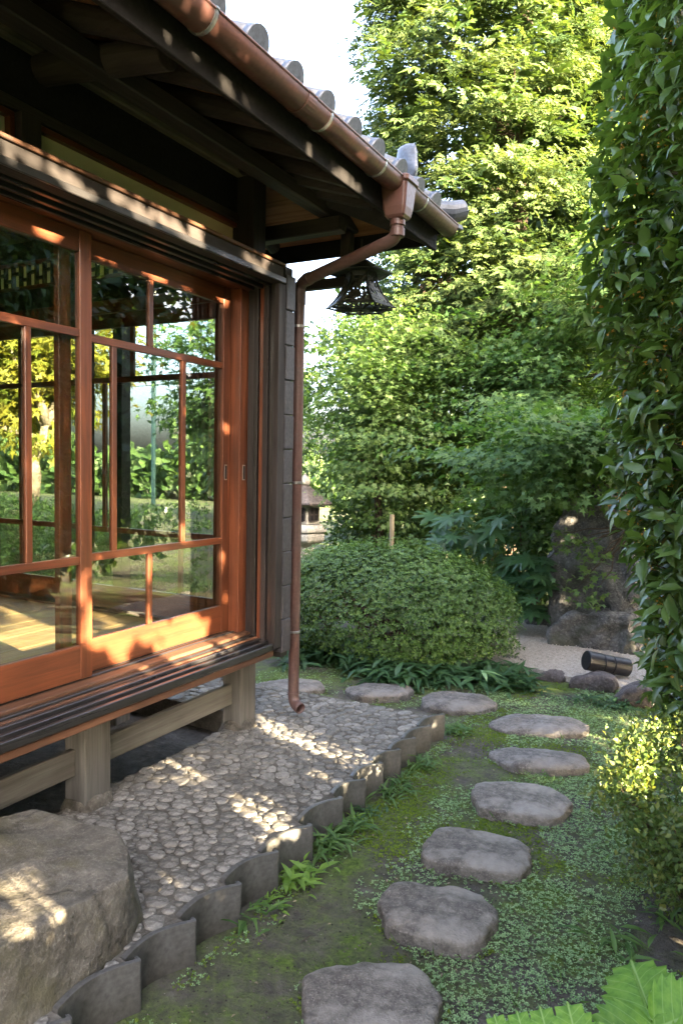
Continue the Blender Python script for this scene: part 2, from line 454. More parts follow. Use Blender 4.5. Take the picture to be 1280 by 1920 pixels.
def t_spray(n=4):
    """flat cypress frond: stem with paired jagged lobes"""
    v, f = [], []
    def lobe(x, y, ang, L, w):
        a = len(v); c, s = math.sin(ang), math.cos(ang)
        nx, ny = s, -c
        v.extend([(x, y, 0), (x + c*L*.55 + nx*w, y + s*L*.55 + ny*w, .03), (x + c*L, y + s*L, -.06), (x + c*L*.5 - nx*w, y + s*L*.5 - ny*w, .03)])
        f.append((a, a+1, a+2, a+3))
    for i in range(n):
        y = .05 + .62 * i / n
        L = .52 * (1 - .45 * i / n)
        for sgn in (-1, 1): lobe(0, y, sgn * rad(48), L, .095)
    lobe(0, .1, 0, .9, .07)
    return v, f
def t_rosette(k=5, tilt=.55, w=.2):
    v, f = [], []
    for i in range(k):
        g = 2 * math.pi * i / k + .3 * (i % 2); c, s = math.cos(g), math.sin(g)
        a = len(v)
        for (r, q, h) in ((0, 0, 0), (.55, w, tilt*.5), (1, 0, tilt), (.55, -w, tilt*.5)):
            v.append((c*r - s*q, s*r + c*q, h))
        f.append((a, a+1, a+2, a+3))
    return v, f
def t_palm(lobes=8):
    """fatsia leaf: broad fingers"""
    v = [(0, .1, 0)]; f = []
    for k in range(lobes):
        g = (k / (lobes - 1) - .5) * rad(270)
        L = .55 + .40 * math.cos(g * .55) ** 2
        st = rad(270) / (lobes - 1)
        for dg, q in ((-.5, .42), (-.2, .78), (0, 1.0), (.2, .78)):
            gg = g + dg * st
            v.append((math.sin(gg) * L * q, .1 + math.cos(gg) * L * q, -.25 * (L * q) ** 2 - (.04 if dg == -.5 else 0)))
    for i in range(1, len(v) - 1): f.append((0, i + 1, i))
    return v, f
T_MAPLE, T_MAPLE5, T_SPRAY, T_PALM = t_maple(5, .40), t_maple(5, .38), t_spray(2), t_palm(8)
T_BLADE3, T_BLADE4, T_DIA = t_blade(2, .28, .2), t_blade(5, .21, .25), t_diamond()
T_DIA = t_diamond(.36, .06)
T_NARROW = t_blade(3, .09, .5, .2, shape=.7)

def randdir(n):
    return unit(RNG.normal(size=(n, 3)))
# beams of sun through gaps in the canopy: the gaps are spaces without leaves
GAPS = []
def gap(p, r, q=.62): GAPS.append((np.array(p[:], float), r * q))
S = np.array(SUN[:])
def carve(pos, extra=0.0, only_after=0.25):
    keep = np.ones(len(pos), bool)
    for p, r in GAPS:
        w = pos - p; t = w @ S
        q = w - t[:, None] * S
        keep &= ~((t > only_after) & (np.einsum('ij,ij->i', q, q) < (r + extra) ** 2))
    return keep
def clumps(n, center, radii, nclump, cr, shell=.55, flat=.6, zmin=None, power=2.0):
    c = randdir(nclump) * (RNG.uniform(shell, 1, (nclump, 1)))
    c = c * np.array(radii) + np.array(center)
    if zmin is not None: c = c[c[:, 2] > zmin]
    k = RNG.integers(0, len(c), n)
    off = RNG.normal(size=(n, 3)) * cr * np.array([1, 1, flat])
    return c[k] + off, off, c
def crown(name, parent, mat, tmpl, n, center, radii, nclump, cr, leaf, shell=.55, flat=.6, out=.6, up=.5, droop=.25, carved=True, zmin=.15, clear=None, spread=.5, extra=None):
    pos, off, cc = clumps(n, center, radii, nclump, cr, shell, flat, zmin)
    if zmin is not None: pos = pos[pos[:, 2] > zmin]
    if clear is not None: pos = pos[clear(pos)]
    o = unit((pos - np.array(center)) / np.array(radii))
    d = unit(o * out + randdir(len(pos)) * spread + np.array([0, 0, -droop]))
    if carved:
        k = carve(pos + d * leaf * .5, leaf * .28); pos, o, d = pos[k], o[k], d[k]
    n = len(pos)
    nr = unit(o * .6 + np.array([0, 0, up]) + randdir(n) * .45)
    ob = scatter(name, tmpl, pos, d, nr, leaf * RNG.uniform(.7, 1.25, n), mat, parent, kind='stuff')
    return ob, cc

def limb_path(a, b, wob=.12, n=6):
    a, b = Vector(a), Vector(b); L = (b - a).length
    pts = []
    for i in range(n + 1):
        t = i / n
        w = wob * L * math.sin(math.pi * t)
        pts.append(a.lerp(b, t) + Vector((random.uniform(-1, 1), random.uniform(-1, 1), random.uniform(-.5, .8))) * w * .5)
    return pts
def limbs(parent, mat, base, top, r0, cc, nl=10, lr=.04, name='trunk', wob=.06):
    path = limb_path(base, top, wob, 8)
    MB().tube(path, [r0 * (1 - .75 * i / 8) for i in range(9)], 10).build(name, mat, parent, smooth=True)
    idx = RNG.choice(len(cc), min(nl, len(cc)), replace=False)
    for j in idx:
        t = Vector(cc[j]); k = min(range(len(path)), key=lambda i: (path[i] - t).length + max(0, path[i].z - t.z) * 1.5)
        pp = limb_path(path[k], t, .12, 5)
        MB().tube(pp, [lr * (1 - .8 * i / 5) for i in range(6)], 6).build('limb', mat, parent, smooth=True)

# ------------------------------------------------------------------ rocks
def rock_hull(name, pts, mat, parent=None, cuts=3, amp=.03, freq=4.0, seed=0, smooth_it=2, sharp=False):
    bm = bmesh.new()
    for p in pts: bm.verts.new(p)
    bmesh.ops.convex_hull(bm, input=bm.verts)
    for v in [v for v in bm.verts if not v.link_faces]: bm.verts.remove(v)
    bmesh.ops.triangulate(bm, faces=bm.faces)
    for _ in range(cuts):
        bmesh.ops.subdivide_edges(bm, edges=bm.edges, cuts=1, use_grid_fill=True)
        bmesh.ops.triangulate(bm, faces=bm.faces)
        if smooth_it: bmesh.ops.smooth_vert(bm, verts=bm.verts, factor=.35, use_axis_x=True, use_axis_y=True, use_axis_z=True)
    bm.normal_update()
    sv = Vector((seed * 3.7, seed * 1.3, seed * 2.1))
    for v in bm.verts:
        p = v.co * freq + sv
        h = noise.fractal(p, 1.0, 2.0, 4) * .8 + (abs(noise.noise(p * .7)) - .25) * 1.1
        v.co += v.normal * amp * h
    me = bpy.data.meshes.new(name); bm.to_mesh(me); bm.free()
    return link(name, me, mat, parent, not sharp)
def slab_stone(name, cx, cy, rx, ry, rot, top, mat, label, cat, group=None, p=2.6, seed=0, tilt=(0, 0), dome=.25):
    """low rounded stone: superellipse outline, gently domed tread, rough side"""
    bm = bmesh.new()
    bmesh.ops.create_icosphere(bm, subdivisions=5, radius=1)
    cr, sr = math.cos(rot), math.sin(rot)
    for v in bm.verts:
        x, y, z = v.co
        g = math.atan2(y, x); rr = math.hypot(x, y)
        k = (abs(math.cos(g)) ** p + abs(math.sin(g)) ** p) ** (-1 / p)
        k *= 1 + .15 * noise.noise(Vector((math.cos(g) * 1.2 + seed * 5, math.sin(g) * 1.2, seed))) + .05 * noise.noise(Vector((math.cos(g) * 4 + seed * 5, math.sin(g) * 4, seed)))
        # flatten top
        q = min(1, rr / .86)
        rr2 = rr ** .37
        zt = (1 - q ** 6) * .0
        zz = math.copysign(abs(z) ** .19, z)
        x2, y2 = math.cos(g) * rr2 * k * rx, math.sin(g) * rr2 * k * ry
        hz = zz * (1 - dome * rr * rr) if zz > 0 else zz
        X, Y = x2 * cr - y2 * sr, x2 * sr + y2 * cr
        Zz = hz * top if hz > 0 else hz * .09
        Zz += (x2 * tilt[0] + y2 * tilt[1]) * (1 if hz > 0 else 0)
        v.co = (X, Y, Zz)
    bm.normal_update()
    for v in bm.verts:
        w = v.co + Vector((cx * 3 + seed, cy * 3, 0))
        v.co += v.normal * (noise.fractal(w * 12, 1, 2, 5) * .009 + noise.noise(w * 4) * .006)
    me = bpy.data.meshes.new(name); bm.to_mesh(me); bm.free()
    o = link(name, me, mat, None, True)
    o.location = (cx, cy, 0)
    return tag(o, label, cat, group)

# ------------------------------------------------------------------ ground
def gh(x, y):
    return noise.noise(Vector((x * 1.3, y * 1.3, 0))) * .018 + noise.noise(Vector((x * 5, y * 5, 3))) * .007
def ground_mat():
    m, nt, out = new_mat('soil_and_moss')
    tc = N(nt, 'ShaderNodeTexCoord'); co = tc.outputs['Object']
    a = noise_tex(nt, co, 2.1, 7, .68); b = noise_tex(nt, co, 55, 5, .7); d = noise_tex(nt, co, 14, 6, .7)
    soil = ramp(nt, d.outputs[0], [(.3, (.045, .040, .033)), (.55, (.095, .084, .070)), (.75, (.15, .135, .115))]).outputs[0]
    moss = ramp(nt, b.outputs[0], [(.3, (.034, .058, .010)), (.55, (.092, .140, .022)), (.75, (.16, .215, .04))]).outputs[0]
    mf = ramp(nt, a.outputs[0], [(.41, 0.0), (.57, .95)])
    mb = N(nt, 'ShaderNodeMath', operation='MULTIPLY'); nt.links.new(mf.outputs[0], mb.inputs[0])
    df = ramp(nt, d.outputs[0], [(.32, .15), (.52, 1.0)]); nt.links.new(df.outputs[0], mb.inputs[1])
    # no moss in the dry strip under the house
    sp = N(nt, 'ShaderNodeSeparateXYZ'); nt.links.new(co, sp.inputs[0])
    hx = N(nt, 'ShaderNodeMapRange'); hx.inputs[1].default_value = -1.7; hx.inputs[2].default_value = -1.4
    nt.links.new(sp.outputs[0], hx.inputs[0])
    hy = N(nt, 'ShaderNodeMapRange'); hy.inputs[1].default_value = 3.4; hy.inputs[2].default_value = 4.0
    nt.links.new(sp.outputs[1], hy.inputs[0])
    mxm = N(nt, 'ShaderNodeMath', operation='MAXIMUM'); nt.links.new(hx.outputs[0], mxm.inputs[0]); nt.links.new(hy.outputs[0], mxm.inputs[1])
    mm = N(nt, 'ShaderNodeMath', operation='MULTIPLY'); nt.links.new(mb.outputs[0], mm.inputs[0]); nt.links.new(mxm.outputs[0], mm.inputs[1])
    c = mixc(nt, mm.outputs[0], soil, moss)
    vo = N(nt, 'ShaderNodeTexVoronoi'); vo.inputs['Scale'].default_value = 38; nt.links.new(co, vo.inputs['Vector'])
    vs = ramp(nt, vo.outputs['Distance'], [(.05, 1.0), (.085, 0.0)])
    vc = N(nt, 'ShaderNodeSeparateColor'); nt.links.new(vo.outputs['Color'], vc.inputs[0])
    pk = N(nt, 'ShaderNodeMath', operation='GREATER_THAN'); pk.inputs[1].default_value = .72; nt.links.new(vc.outputs[0], pk.inputs[0])
    pm = N(nt, 'ShaderNodeMath', operation='MULTIPLY'); nt.links.new(vs.outputs[0], pm.inputs[0]); nt.links.new(pk.outputs[0], pm.inputs[1])
    c = mixc(nt, pm.outputs[0], c, (.30, .27, .23))
    nrm = bump(nt, d.outputs[0], .8, .03); nrm = bump(nt, b.outputs[0], .9, .012, nrm)
    principled(nt, out, c, .88, .2, normal=nrm)
    return m
M['ground'] = ground_mat()
def spaced(c, near, far, n):
    t = np.linspace(-1, 1, n); return c + np.sign(t) * (near * np.abs(t) + (far - near) * np.abs(t) ** 7)
gx, gy = spaced(-1.0, 6, 150, 190), spaced(3.2, 7, 150, 210)
gv = [(float(x), float(y), gh(x, y) if abs(x) < 12 and abs(y) < 16 else 0.0) for y in gy for x in gx]
nx = len(gx)
gf = [(j*nx+i, j*nx+i+1, (j+1)*nx+i+1, (j+1)*nx+i) for j in range(len(gy)-1) for i in range(nx-1)]
me = bpy.data.meshes.new('ground'); me.from_pydata(gv, [], gf); me.update()
tag(link('ground', me, M['ground'], None, True), 'mossy damp garden soil between the stones', kind='structure')

# ------------------------------------------------------------------ cobbled apron with a border of curved tiles on edge
AP_T = .138
EX = -1.435
ys = [1.02, 1.265, 1.50, 1.728, 1.952, 2.176, 2.442, 2.715, 2.915, 3.118, 3.305, 3.485, 3.70]
def wave(t): return -.024 - .012 * math.sin(math.pi * t) + .054 * t ** 2.2
def border_x(y):                       # inner face of the border tiles
    for a, b in zip(ys, ys[1:] + [3.93]):
        if a <= y < b: return EX + wave((y - a) / (b - a)) - .021
    return EX - .045
apron = MB()
rim = []
for a, b in zip(ys, ys[1:] + [3.93]):
    rim += [(EX + wave(t) - .017, min(3.90, a + (b - a) * t)) for t in (0, .2, .4, .6, .75, .88, .97)]
apron.prism([(-2.34, -1.0), (EX - .045, -1.0)] + rim + [(-6.2, 3.905), (-6.2, 3.36), (-2.34, 3.36)], 2, -.05, AP_T)
apron_o = tag(apron.build('cobbled_apron', M['mortar'], None), 'low terrace of grey pebbles set in mortar along the house', kind='structure')

def in_apron(x, y):
    if y > 3.9 - .03: return False
    if x > border_x(y) - .010: return False
    if y > 3.40: return x > -4.4
    return x > -2.33 and y > .9
pts, wts = [], []
grid = {}
def try_peb(x, y, r):
    if not in_apron(x, y) or x + r * .95 > border_x(y) or x + r * .95 > border_x(y + r) or x + r * .95 > border_x(y - r): return
    gi, gj = int(x // .09), int(y // .09)
    for a in (-1, 0, 1):
        for b in (-1, 0, 1):
            for (px, py, pr_) in grid.get((gi + a, gj + b), ()):
                if (px - x) ** 2 + (py - y) ** 2 < ((r + pr_) * .90) ** 2: return
    grid.setdefault((gi, gj), []).append((x, y, r)); pts.append((x, y)); wts.append(r)
for (lo, hi, tries) in ((.031, .038, 900), (.026, .031, 5000), (.021, .026, 10000), (.016, .020, 11000), (.010, .014, 9000)):
    for _ in range(tries): try_peb(random.uniform(-4.4, EX), random.uniform(.9, 3.9), random.uniform(lo, hi))
pts = np.array(pts); wts = np.array(wts)
def in_boulder(x, y): return x < -1.5 and y < 1.6 and (x + 1.5) * .2 + y < 1.45
verts_fields = []
PEB = []
for i in range(len(pts)):
    dv = pts - pts[i]; d2 = np.einsum('ij,ij->i', dv, dv)
    nb = np.argsort(d2)[1:16]
    rr = []
    K = 9; a0 = random.random()
    gap_w = random.uniform(.0006, .0026)
    for k in range(K):
        g = 2 * math.pi * (k + a0) / K; u = np.array([math.cos(g), math.sin(g)])
        r = wts[i] * 1.35
        for j in nb:
            q = dv[j]; L = math.sqrt(d2[j]); pr = u @ q / L
            if pr > 0.05: r = min(r, (L * wts[i] / (wts[i] + wts[j]) - gap_w) / pr)
        rr.append(r)
    rr = np.array(rr); rr = rr * .7 + (np.roll(rr, 1) + np.roll(rr, -1)) * .15
    rr = np.minimum(rr, rr.min() * 1.8)
    h = random.uniform(.003, .008) * (.6 + wts[i] * 14)
    v, f = [], []
    rings = ((1.0, -.006), (.96, h * .55), (.80, h * .92), (.40, h))
    tx, ty = random.uniform(-.16, .16), random.uniform(-.16, .16)
    for (q, z) in rings:
        for k in range(K):
            g = 2 * math.pi * (k + a0) / K
            px, py = math.cos(g) * rr[k] * q, math.sin(g) * rr[k] * q
            v.append((px, py, z + (px * tx + py * ty)))
    v.append((0, 0, h * 1.02))
    for a in range(3):
        for k in range(K): f.append((a*K+k, a*K+(k+1) % K, (a+1)*K+(k+1) % K, (a+1)*K+k))
    for k in range(K): f.append((3*K+k, 3*K+(k+1) % K, 4*K))
    depth = (pts[i][0] * -math.sin(rad(28)) + pts[i][1] * math.cos(rad(28)))
    PEB.append((depth + (20 if in_boulder(*pts[i]) else 0) + (20 if pts[i][0] < -2.32 else 0), pts[i], v, f, rr.mean()))
PEB.sort(key=lambda a: a[0])
rest = MB()
for n_, (dp, p, v, f, r_) in enumerate(PEB):
    if n_ < 300:
        me = bpy.data.meshes.new('pebble'); me.from_pydata(v, [], f); me.update()
        o = link('pebble', me, M['pebble'], apron_o, True); o.location = (p[0], p[1], AP_T)
    else:
        a = len(rest.v); rest.v += [(x + p[0], y + p[1], z + AP_T) for x, y, z in v]; rest.f += [tuple(a + i for i in q) for q in f]
tag(rest.build('far_pebbles', M['pebble'], apron_o, smooth=True), kind='stuff')

# border tiles: each a curved roof tile set on edge, lapping the next
def edging_mesh(L, top, th=.021):
    prof = []
    n = 12
    for i in range(n + 1):
        t = i / n
        s = t * t * (3 - 2 * t)
        prof.append((wave(t), t * L))
    prof.append((prof[-1][0] + .002, L + .008)); prof.append((prof[-1][0] - .006, L + .014)); prof.append((prof[-1][0] - .010, L + .017))
    bm = bmesh.new()
    rows = []
    for (x, y) in prof:
        sag = .006 * math.sin(math.pi * y / L)
        rows.append([bm.verts.new((x, y, -.06)), bm.verts.new((x, y, top + sag)), bm.verts.new((x - th, y, top + sag)), bm.verts.new((x - th, y, -.06))])
    for a, b in zip(rows, rows[1:]):
        for k in range(3): bm.faces.new((a[k], b[k], b[k+1], a[k+1]))
    bm.faces.new(rows[0][::-1][0:4]); bm.faces.new(rows[-1])
    bmesh.ops.recalc_face_normals(bm, faces=bm.faces)
    bmesh.ops.bevel(bm, geom=[e for e in bm.edges if len(e.link_faces) == 2 and e.calc_face_angle() > .9], offset=.005, segments=2, affect='EDGES', profile=.6)
    me = bpy.data.meshes.new('edging_tile'); bm.to_mesh(me); bm.free()
    return me
EDGE_M = [edging_mesh(.235, .148), edging_mesh(.262, .145), edging_mesh(.20, .149), edging_mesh(.235, .143)]
for i, y in enumerate(ys):
    nxt = ys[i+1] if i + 1 < len(ys) else 3.93
    L = nxt - y
    m_ = EDGE_M[0] if .215 < L < .25 else (EDGE_M[1] if L >= .25 else EDGE_M[2])
    if i % 3 == 2 and m_ is EDGE_M[0]: m_ = EDGE_M[3]
    o = link('edging_tile', m_, M['edging'], apron_o, True)
    o.location = (EX + random.uniform(-.004, .004), y, random.uniform(-.004, .004))
    o.rotation_euler = (random.uniform(-.01, .01), random.uniform(-.03, .03), random.uniform(-.02, .02))
    mm_ = o.modifiers.new('es', 'EDGE_SPLIT'); mm_.split_angle = rad(50)
# ------------------------------------------------------------------ the house
FX = -2.30                    # plane of the sliding doors
house = thing('wooden_house', 'dark timber house with red framed glass doors and tiled roof', 'house', (-2.3, 2.2, 0))
Y_S, Y_N = -1.6, 3.30         # south end (behind the view) and north glazed end

# foundation posts, stones and tie rails
for (y0, y1) in ((.55, .69), (2.085, 2.225), (3.14, 3.28)):
    po = box('foundation_post', M['oldz'], house, -2.37, -2.25, y0, y1, .15, .575, .006)
    ym = (y0 + y1) / 2
    rp = []
    for k in range(9):
        g = 2 * math.pi * k / 9 + ym
        rr_ = .125 * random.uniform(.9, 1.12)
        rp += [(-2.31 + math.cos(g) * rr_ * 1.05, ym + math.sin(g) * rr_ * 1.05, .02), (-2.31 + math.cos(g) * rr_ * .78, ym + math.sin(g) * rr_ * .78, .19)]
    rock_hull('footing_stone', rp, M['boulder'], house, 3, .015, 9, int(ym * 10))
for x_ in (-3.2, -4.1, -5.0):
    for ym in (.6, 2.15, 3.2):
        box('foundation_post', M['oldz'], house, x_ - .06, x_ + .06, ym - .06, ym + .06, -.02, .575, .006)
MB().box(-2.335, -2.305, Y_S, 2.085, .275, .385).build('tie_rail', M['oldy'], house, .004)
MB().box(-2.335, -2.305, 2.225, 3.14, .275, .385).build('tie_rail', M['oldy'], house, .004)
MB().box(-2.345, -2.315, 3.28, 3.31, .275, .385).build('tie_rail', M['oldx'], house, .003)
box('floor_joist', M['oldx'], house, -2.42, -2.372, 3.16, 3.26, .40, .57, .003)
box('ground_beam', M['oldy'], house, -2.39, -2.23, Y_S, 3.30, .575, .635, .004)
for ym in np.arange(-1.2, 3.2, .45):
    box('floor_joist', M['oldx'], house, -6.0, -2.392, float(ym), float(ym) + .06, .52, .60, 0)

# grooved sill: stepped boards and rails
box('sill_board', M['sillwood'], house, -2.385, -2.225, Y_S, 3.225, .638, .668, .003)
for (x0, x1, z0, z1, mk) in ((-2.300, -2.284, .668, .676, 'track'), (-2.345, -2.331, .668, .676, 'track'),
                             (-2.222, -2.196, .610, .656, 'track'), (-2.193, -2.176, .604, .648, 'sillwood'), (-2.173, -2.150, .604, .644, 'track'),
                             (-2.147, -2.128, .600, .628, 'track'), (-2.126, -2.106, .600, .636, 'track'), (-2.103, -2.088, .596, .618, 'track'), (-2.086, -2.066, .592, .628, 'track')):
    box('sill_rail', M[mk], house, x0, x1, Y_S, 3.225 if x0 < -2.24 else 3.19, z0, z1, .0025)
box('sill_fascia', M['sillwood'], house, -2.224, -2.075, Y_S, 3.185, .556, .591, .004)

# lintel: grooved black head, deep front beam
box('door_head', M['redy'], house, -2.385, -2.235, Y_S, 3.225, 2.445, 2.50, .002)
for (x0, x1, z0, z1) in ((-2.232, -2.212, 2.440, 2.52), (-2.209, -2.192, 2.462, 2.53), (-2.189, -2.166, 2.446, 2.53), (-2.163, -2.146, 2.468, 2.53), (-2.143, -2.120, 2.455, 2.53)):
    box('head_rail', M['track'], house, x0, x1, Y_S, 3.19, z0, z1, .002)
box('lintel_beam', M['beamy'], house, -2.117, -2.055, Y_S, 3.20, 2.464, 2.545, .004)
box('lintel_cap', M['sillwood'], house, -2.36, -2.045, Y_S, 3.21, 2.547, 2.562, .003)
box('lintel_lip', M['track'], house, -2.053, -2.040, Y_S, 3.20, 2.462, 2.490, .003)

# jamb at the far end: upright grooved boards seen face on
box('jamb_post', M['redz'], house, -2.385, -2.262, 3.125, 3.215, .669, 2.444, .003)
for (x0, x1, y0, mk) in ((-2.259, -2.218, 3.185, 'trackz'), (-2.215, -2.188, 3.170, 'darkz'), (-2.185, -2.160, 3.182, 'redz'), (-2.157, -2.128, 3.172, 'beamz'),
                         (-2.125, -2.108, 3.186, 'trackz'), (-2.105, -2.088, 3.172, 'trackz'), (-2.085, -2.058, 3.164, 'beamz')):
    box('jamb_board', M[mk], house, x0, x1, y0, 3.225, .60 if x0 > -2.23 else .64, 2.463 if x0 > -2.12 else 2.50, .0025)
# clad corner beside the jamb: stacked dark tiles
for k in range(11):
    z0 = .565 + k * .1775
    MB().prism([(-2.20, 3.2275), (-2.052 - .003 * (k % 2), 3.2275), (-2.050 - .003 * (k % 2), 3.308), (-2.20, 3.308)], 2, z0 + .0035, z0 + .1775 - .001).build('cladding_tile', M['clad'], house, .004)
box('corner_batten', M['darkz'], house, -2.19, -2.065, 3.232, 3.300, .54, 2.56, .003)
box('corner_post', M['darkz'], house, -2.40, -2.262, 3.229, 3.34, .58, 3.05, .004)

# wall above the lintel, with papered transoms
def transom(p, axis, a0, a1, b0, b1, z0, z1, seed):
    """papered lattice window in a wall; axis 0: runs along X, 1: runs along Y; b0..b1 is its depth (b1 faces outward)"""
    rnd = random.Random(seed)
    def bx(name, mat, s0, s1, d0, d1, q0, q1, bev=.002):
        if axis == 1: return box(name, mat, t, d0, d1, s0, s1, q0, q1, bev)
        return box(name, mat, t, s0, s1, d0, d1, q0, q1, bev)
    fr = .022
    ax = 'xy'[axis]
    t = bx.__self__ if False else None
    t = MB().box(*((b0, b1, a0, a1) if axis == 1 else (a0, a1, b0, b1)), z1 - fr, z1).build('transom', M['red' + ax], p, .002)
    bx('transom_frame', M['red' + ax], a0, a1, b0, b1, z0, z0 + fr)
    bx('transom_frame', M['redz'], a0, a0 + fr, b0, b1, z0 + fr, z1 - fr)
    bx('transom_frame', M['redz'], a1 - fr, a1, b0, b1, z0 + fr, z1 - fr)
    bm_ = (b0 + b1) / 2
    bx('shoji_paper', M['paper_front' if axis == 1 else 'paper'], a0 + fr, a1 - fr, bm_ - .0015, bm_ + .0015, z0 + fr, z1 - fr, 0)
    n = int((a1 - a0 - 2 * fr) / .072)
    w = (a1 - a0 - 2 * fr) / n
    zm = (z0 + z1) / 2
    ib = (b0, bm_ - .002) if b1 > b0 else (bm_ + .002, b0)
    lo, hi = min(b0, bm_), max(b0, bm_)
    if axis == 1: d0, d1 = min(b0, b1), bm_ - .002
    else: d0, d1 = min(b0, b1), bm_ - .002
    for i in range(n + 1):
        s = a0 + fr + i * w
        bx('lattice_bar', M['dark' + 'z'], s - .006, s + .006, d0, d1, z0 + fr, z1 - fr, 0)
        if i < n:
            for q in ((.30, .36) if i % 2 else (.62, .68)):
                zz = z0 + fr + (z1 - z0 - 2 * fr) * q
                bx('lattice_bar', M['dark' + ax], s + .006, s + w - .006, d0, d1, zz - .004, zz + .004, 0)
    return t
WX0, WX1 = -2.43, -2.37
box('upper_wall', M['plaster'], house, WX0, WX1, Y_S, 3.36, 2.86, 3.18, 0)
box('wall_rail', M['beamy'], house, WX0 - .005, WX1 + .012, Y_S, 3.365, 2.815, 2.858, .003)
box('wall_rail', M['darky'], house, WX0 - .005, WX1 + .008, Y_S, 3.365, 2.564, 2.635, .003)
for (y0, y1) in ((1.877, 1.967), (.4, .49), (-1.1, -1.01)):
    box('wall_post', M['beamz'], house, WX0 - .01, WX1 + .03, y0, y1, 2.636, 2.814, .003)
for (y0, y1) in ((1.970, 3.318), (.493, 1.874), (-1.007, .397)):
    transom(house, 1, y0, y1, WX0, WX1, 2.637, 2.813, 3)
box('wall_post', M['beamz'], house, WX0 - .01, WX1 + .02, 3.32, 3.364, 2.636, 2.814, .003)
box('wall_plate', M['oldy'], house, -2.455, -2.335, Y_S, 3.40, 3.045, 3.155, .008)

# north end: kamoi, transom, wall
box('door_head', M['redx'], house, -6.0, -2.39, 3.24, 3.36, 2.425, 2.50, .002)
box('wall_rail', M['darkx'], house, -6.0, -2.44, 3.27, 3.33, 2.502, 2.635, .003)
for (x0, x1) in ((-3.60, -2.47), (-4.78, -3.65), (-5.96, -4.83)):
    transom(house, 0, x0, x1, 3.27, 3.33, 2.637, 2.813, 5)
for xx in (-3.647, -4.827):
    box('wall_post', M['darkz'], house, xx, xx + .044, 3.265, 3.335, 2.636, 2.814, .002)
box('upper_wall', M['plaster'], house, -6.0, -2.44, 3.27, 3.33, 2.815, 3.20, 0)
box('sill_board', M['sillwood'], house, -6.0, -2.39, 3.228, 3.36, .60, .662, .003)
# other walls of the room, ceiling and floor
box('wall', M['plaster'], house, -6.06, -6.0, Y_S, 3.36, .2, 3.2, 0)
box('wall', M['plaster'], house, -6.0, -2.30, Y_S - .06, Y_S, .2, 3.2, 0)
for i in range(16):
    x0 = -6.0 + i * .225
    box('ceiling_board', M['beamy'], house, x0, x0 + .221, Y_S, 3.265, 2.93 + .006 * (i % 2), 2.95 + .006 * (i % 2), 0)
floor = box('floor', M['oldy'], house, -6.0, -2.39, Y_S, 3.226, .602, .624, 0)
for i in range(30):
    x1 = -2.392 - i * .12
    z1 = .645 + random.uniform(-.0006, .0006)
    box('floor_plank', M['floory'], floor, x1 - .1185, x1, Y_S, 3.226, .6245, z1, .0015)
# shutter post standing outside the north end
box('corner_post', M['darkz'], house, -3.40, -3.325, 3.372, 3.45, .15, 2.9, .003)
box('corner_post', M['darkz'], house, -4.62, -4.545, 3.372, 3.45, .15, 2.9, .003)

# ------------------------------------------------------------------ sliding glass doors
def sliding_door(name, label, F, w0, w1, t0, t1, z0, z1, ax, pattern, group, handle=None):
    """F(w,t,z) maps door axes to the world (w along the wall, t through it)"""
    p = F(w0, t0, z0)
    d = thing(name, label, 'door', p, group); d['kind'] = 'thing'
    wx = 'red' + ax
    def bx(nm, mat, a0, a1, b0, b1, c0, c1, bev=.002, par=None):
        q0, q1 = F(a0, b0, c0), F(a1, b1, c1)
        return MB().box(*[v for k in range(3) for v in (min(q0[k], q1[k]), max(q0[k], q1[k]))]).build(nm, mat, par or d, bev)
    st = .060
    L = bx('stile', M['redz'], w0, w0 + st, t0, t1, z0, z1)
    R_ = bx('stile', M['redz'], w1 - st, w1, t0, t1, z0, z1)
    a0, a1 = w0 + st, w1 - st
    e = .0015
    bx('top_rail', M[wx], a0, a1, t0 + e, t1 - e, z1 - .085, z1 - .001)
    bx('bottom_board', M[wx], a0, a1, t0 + e, t1 - e, z0 + .001, z0 + .138)
    zr1, zr2 = z0 + 1.372, z0 + .478          # upper and lower crossbars
    hb = .016
    for z in (zr1, zr2): bx('crossbar', M[wx], a0, a1, t0 + .004, t1 - .004, z - hb, z + hb)
    tm = (t0 + t1) / 2
    rows = ((z0 + .138, zr2 - hb, pattern[0]), (zr2 + hb, zr1 - hb, pattern[1]), (zr1 + hb, z1 - .085, pattern[2]))
    for (c0, c1, fr) in rows:
        cuts = [a0] + [w0 + (w1 - w0) * q for q in fr] + [a1]
        for q in cuts[1:-1]: bx('muntin', M['redz'], q - .014, q + .014, t0 + .005, t1 - .005, c0, c1)
        for i in range(len(cuts) - 1):
            g0 = cuts[i] + (.014 if i else 0); g1 = cuts[i+1] - (.014 if i + 2 < len(cuts) else 0)
            bx('glass_pane', M['glass'], g0 - .002, g1 + .002, tm - .0015, tm + .0015, c0 - .002, c1 + .002, 0)
    if handle is not None:
        hz = z0 + .83
        hw = handle
        hp = bx('pull_handle', M['steel'], hw - .011, hw + .011, t1 - .001, t1 + .0015, hz - .04, hz + .04, .001)
        bx('recess_shade_plate', M['black'], hw - .007, hw + .007, t1 + .0016, t1 + .0022, hz - .034, hz + .034, 0, hp)  # black plate on the pull, standing for the shade in its recess
    return d
pj = box('pull_handle', M['steel'], house, -2.2625, -2.2595, 3.150, 3.172, 1.467, 1.547, .001)
box('recess_shade_plate', M['black'], pj, -2.2594, -2.2588, 3.154, 3.168, 1.473, 1.541, 0)  # recess shade again drawn as a black plate, on the jamb
FA = lambda w, t, z: (t, w, z)               # along the facade
FB = lambda w, t, z: (-w, t, z)              # along the north end
PAT = ((.47,), (.27, .675), (.47,))
